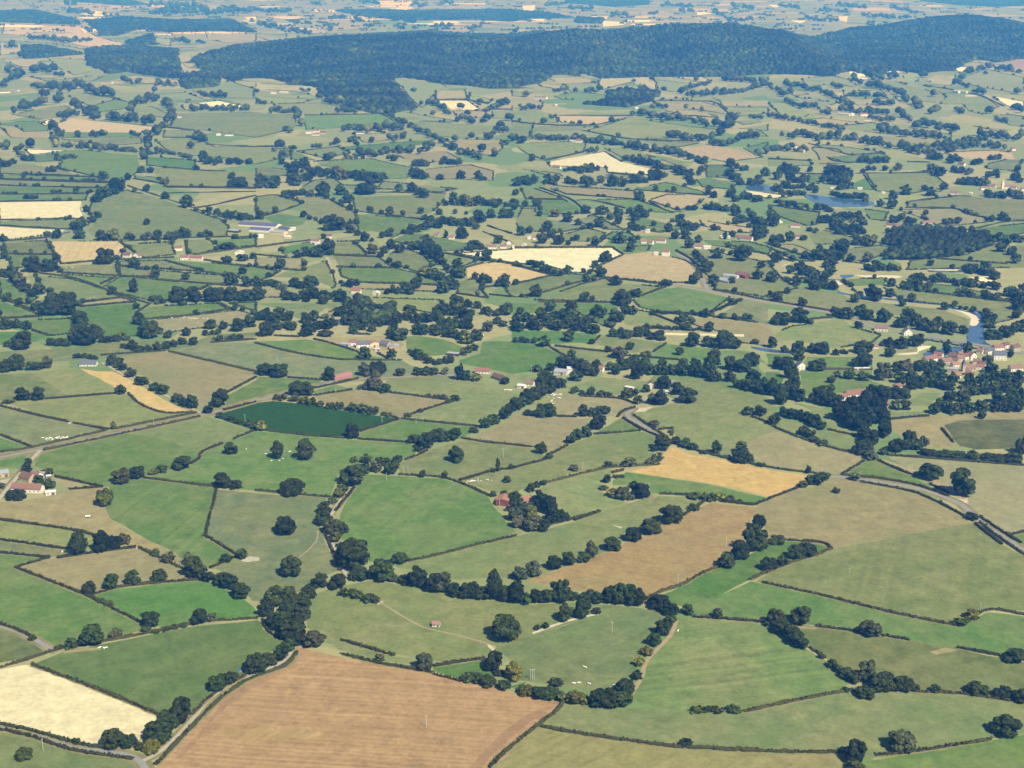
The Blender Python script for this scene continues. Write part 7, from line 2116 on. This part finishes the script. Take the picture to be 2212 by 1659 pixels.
# ------------------------------------------------------------------ utility poles
shaft = MB().cyl(0, 0, -.6, 8.6, .21, .15, 8).mesh("shaft", POLE_M)
arm = MB().box(-.95, .95, -.07, .07, 8.0, 8.16).mesh("crossarm", POLE_M)
ins = MB().cyl(-.8, 0, 8.16, 8.45, .06, .05, 6).cyl(0, 0, 8.605, 8.85, .06, .05, 6).cyl(.8, 0, 8.16, 8.45, .06, .05, 6).mesh("insulators", WHITE_M)
pole0 = bpy.data.objects.new("utility_pole", None); C.objects.link(pole0)
for n_, m_ in (("shaft", shaft), ("crossarm", arm), ("insulators", ins)): link(n_, m_, pole0)
first = True
for ln in POLES.strip().splitlines():
    where, pos = ln.split('|'); q = read(pos)[0]
    p = ground_at([q[0]], [q[1]])[0]
    if first: r = pole0; first = False
    else:
        r = pole0.copy(); C.objects.link(r)
        for ch in pole0.children:
            c = ch.copy(); C.objects.link(c); c.parent = r
    r.location = p; r.rotation_euler = (0, 0, random.uniform(0, 3.14))
    tag(r, "pale utility pole " + where, "utility pole", "utility poles across the fields")

# ------------------------------------------------------------------ cattle
def cow_mesh():
    me = bpy.data.meshes.new("cow"); bm = bmesh.new()
    P_ = [(-.95, 0, 1.12, .36), (-.35, 0, 1.05, .40), (.35, 0, 1.05, .40), (.85, 0, 1.16, .33), (1.2, 0, 1.30, .20), (1.52, 0, 1.28, .17), (1.82, 0, 1.08, .11)]
    vs_ = [bm.verts.new(p[:3]) for p in P_]; rad = [p[3] for p in P_]
    for i in range(len(vs_) - 1): bm.edges.new((vs_[i], vs_[i + 1]))
    def chain(root, pts):
        last = vs_[root]
        for x, y, z, r_ in pts:
            n = bm.verts.new((x, y, z)); rad.append(r_); bm.edges.new((last, n)); last = n
    for s in (-1, 1):
        chain(0, [(-.85, .24 * s, .80, .20), (-.98, .24 * s, .46, .09), (-.90, .24 * s, .04, .07)])
        chain(3, [(.80, .22 * s, .78, .16), (.84, .22 * s, .42, .08), (.82, .22 * s, .04, .07)])
        chain(5, [(1.42, .26 * s, 1.38, .05)])
    chain(0, [(-1.30, 0, 1.20, .05), (-1.38, 0, .62, .04)])
    bm.to_mesh(me); bm.free()
    o = bpy.data.objects.new("cow", me); C.objects.link(o)
    sk = o.modifiers.new("skin", 'SKIN'); sub = o.modifiers.new("sub", 'SUBSURF'); sub.levels = 1
    for i, d in enumerate(me.skin_vertices[0].data): d.radius = (rad[i], rad[i]); d.use_root = (i == 1)
    dg = bpy.context.evaluated_depsgraph_get()
    out = bpy.data.meshes.new_from_object(o.evaluated_get(dg)); out.name = "cow"
    bpy.data.objects.remove(o)
    out.materials.clear(); out.materials.append(COW_M)
    out.polygons.foreach_set("use_smooth", np.ones(len(out.polygons), bool))
    return out
COW = cow_mesh()
for ln in COWS.strip().splitlines():
    lab, grp, pts = ln.split('|')
    L = read(pts); L.sort(key=lambda q: q[0])
    tight = len(L) > 5
    for i, q in enumerate(L):
        p = ground_at([q[0]], [q[1]])[0]
        o = link("cow", COW); o.location = (p[0], p[1], p[2] - .02); o.rotation_euler = (0, 0, random.uniform(0, 6.28))
        k = random.uniform(.92, 1.08); o.scale = (k, k, k)
        l2 = lab if tight or len(L) == 1 else lab.replace("white cow", f"white cow, {ORD[i]} from the left,")
        tag(o, l2, "cow", grp if grp != '-' else None)

# ------------------------------------------------------------------ troughs and tanks in the pastures
p = uv_world(read("D1 1553,1031"))[0]
tr = bpy.data.objects.new("water_trough", None); C.objects.link(tr); tr.location = p
link("basin", MB().cyl(0, 0, -.1, .9, 1.5, 1.6, 16).mesh("basin", BLUE_M), tr)
link("water_surface", MB().cyl(0, 0, .901, .92, 1.4, 1.4, 16).mesh("water_surface", WATER_M), tr)
tag(tr, "small round blue water trough in the dark green pasture beside the lane trees", "trough")
p = uv_world(read("C1 760,1449"))[0]
tk = bpy.data.objects.new("tank_trailer", None); C.objects.link(tk); tk.location = p; tk.rotation_euler = (0, 0, .2)
link("tank", MB().hcyl(-2.1, 2.1, 0, 1.6, .85).mesh("tank", WHITE_M), tk)
for s in (-1, 1):
    w = link("wheel", MB().cyl(0, 0, -.12, .12, .45, .45, 12).mesh("wheel", RUBBER), tk); w.rotation_euler = (math.pi / 2, 0, 0); w.location = (0, s * .95, .45)
link("drawbar", MB().box(2.0, 3.6, -.08, .08, .6, .72).mesh("drawbar", RUBBER), tk)
tag(tk, "white tank trailer left in the dry sloping pasture under the left-edge farm", "trailer")

# ------------------------------------------------------------------ the air of the valley
if HAZE_DENSITY > 0:
    m = bpy.data.materials.new("haze"); m.use_nodes = True
    nt = m.node_tree
    nt.nodes.remove(nt.nodes["Principled BSDF"])
    pv = nt.nodes.new("ShaderNodeVolumePrincipled")
    pv.inputs["Color"].default_value = rgba(HAZE_COLOR)
    pv.inputs["Density"].default_value = HAZE_DENSITY
    pv.inputs["Anisotropy"].default_value = 0.10
    pv.inputs["Absorption Color"].default_value = (1, 1, 1, 1)
    nt.links.new(pv.outputs[0], nt.nodes["Material Output"].inputs["Volume"])
    hb = MB().box(-17000, 17000, -300, 33000, -14.0, 512.0)
    o = link("haze", hb.mesh("haze", m)); o["kind"] = "stuff"
    tag(o, "thin blue haze hanging over the whole valley", "haze")
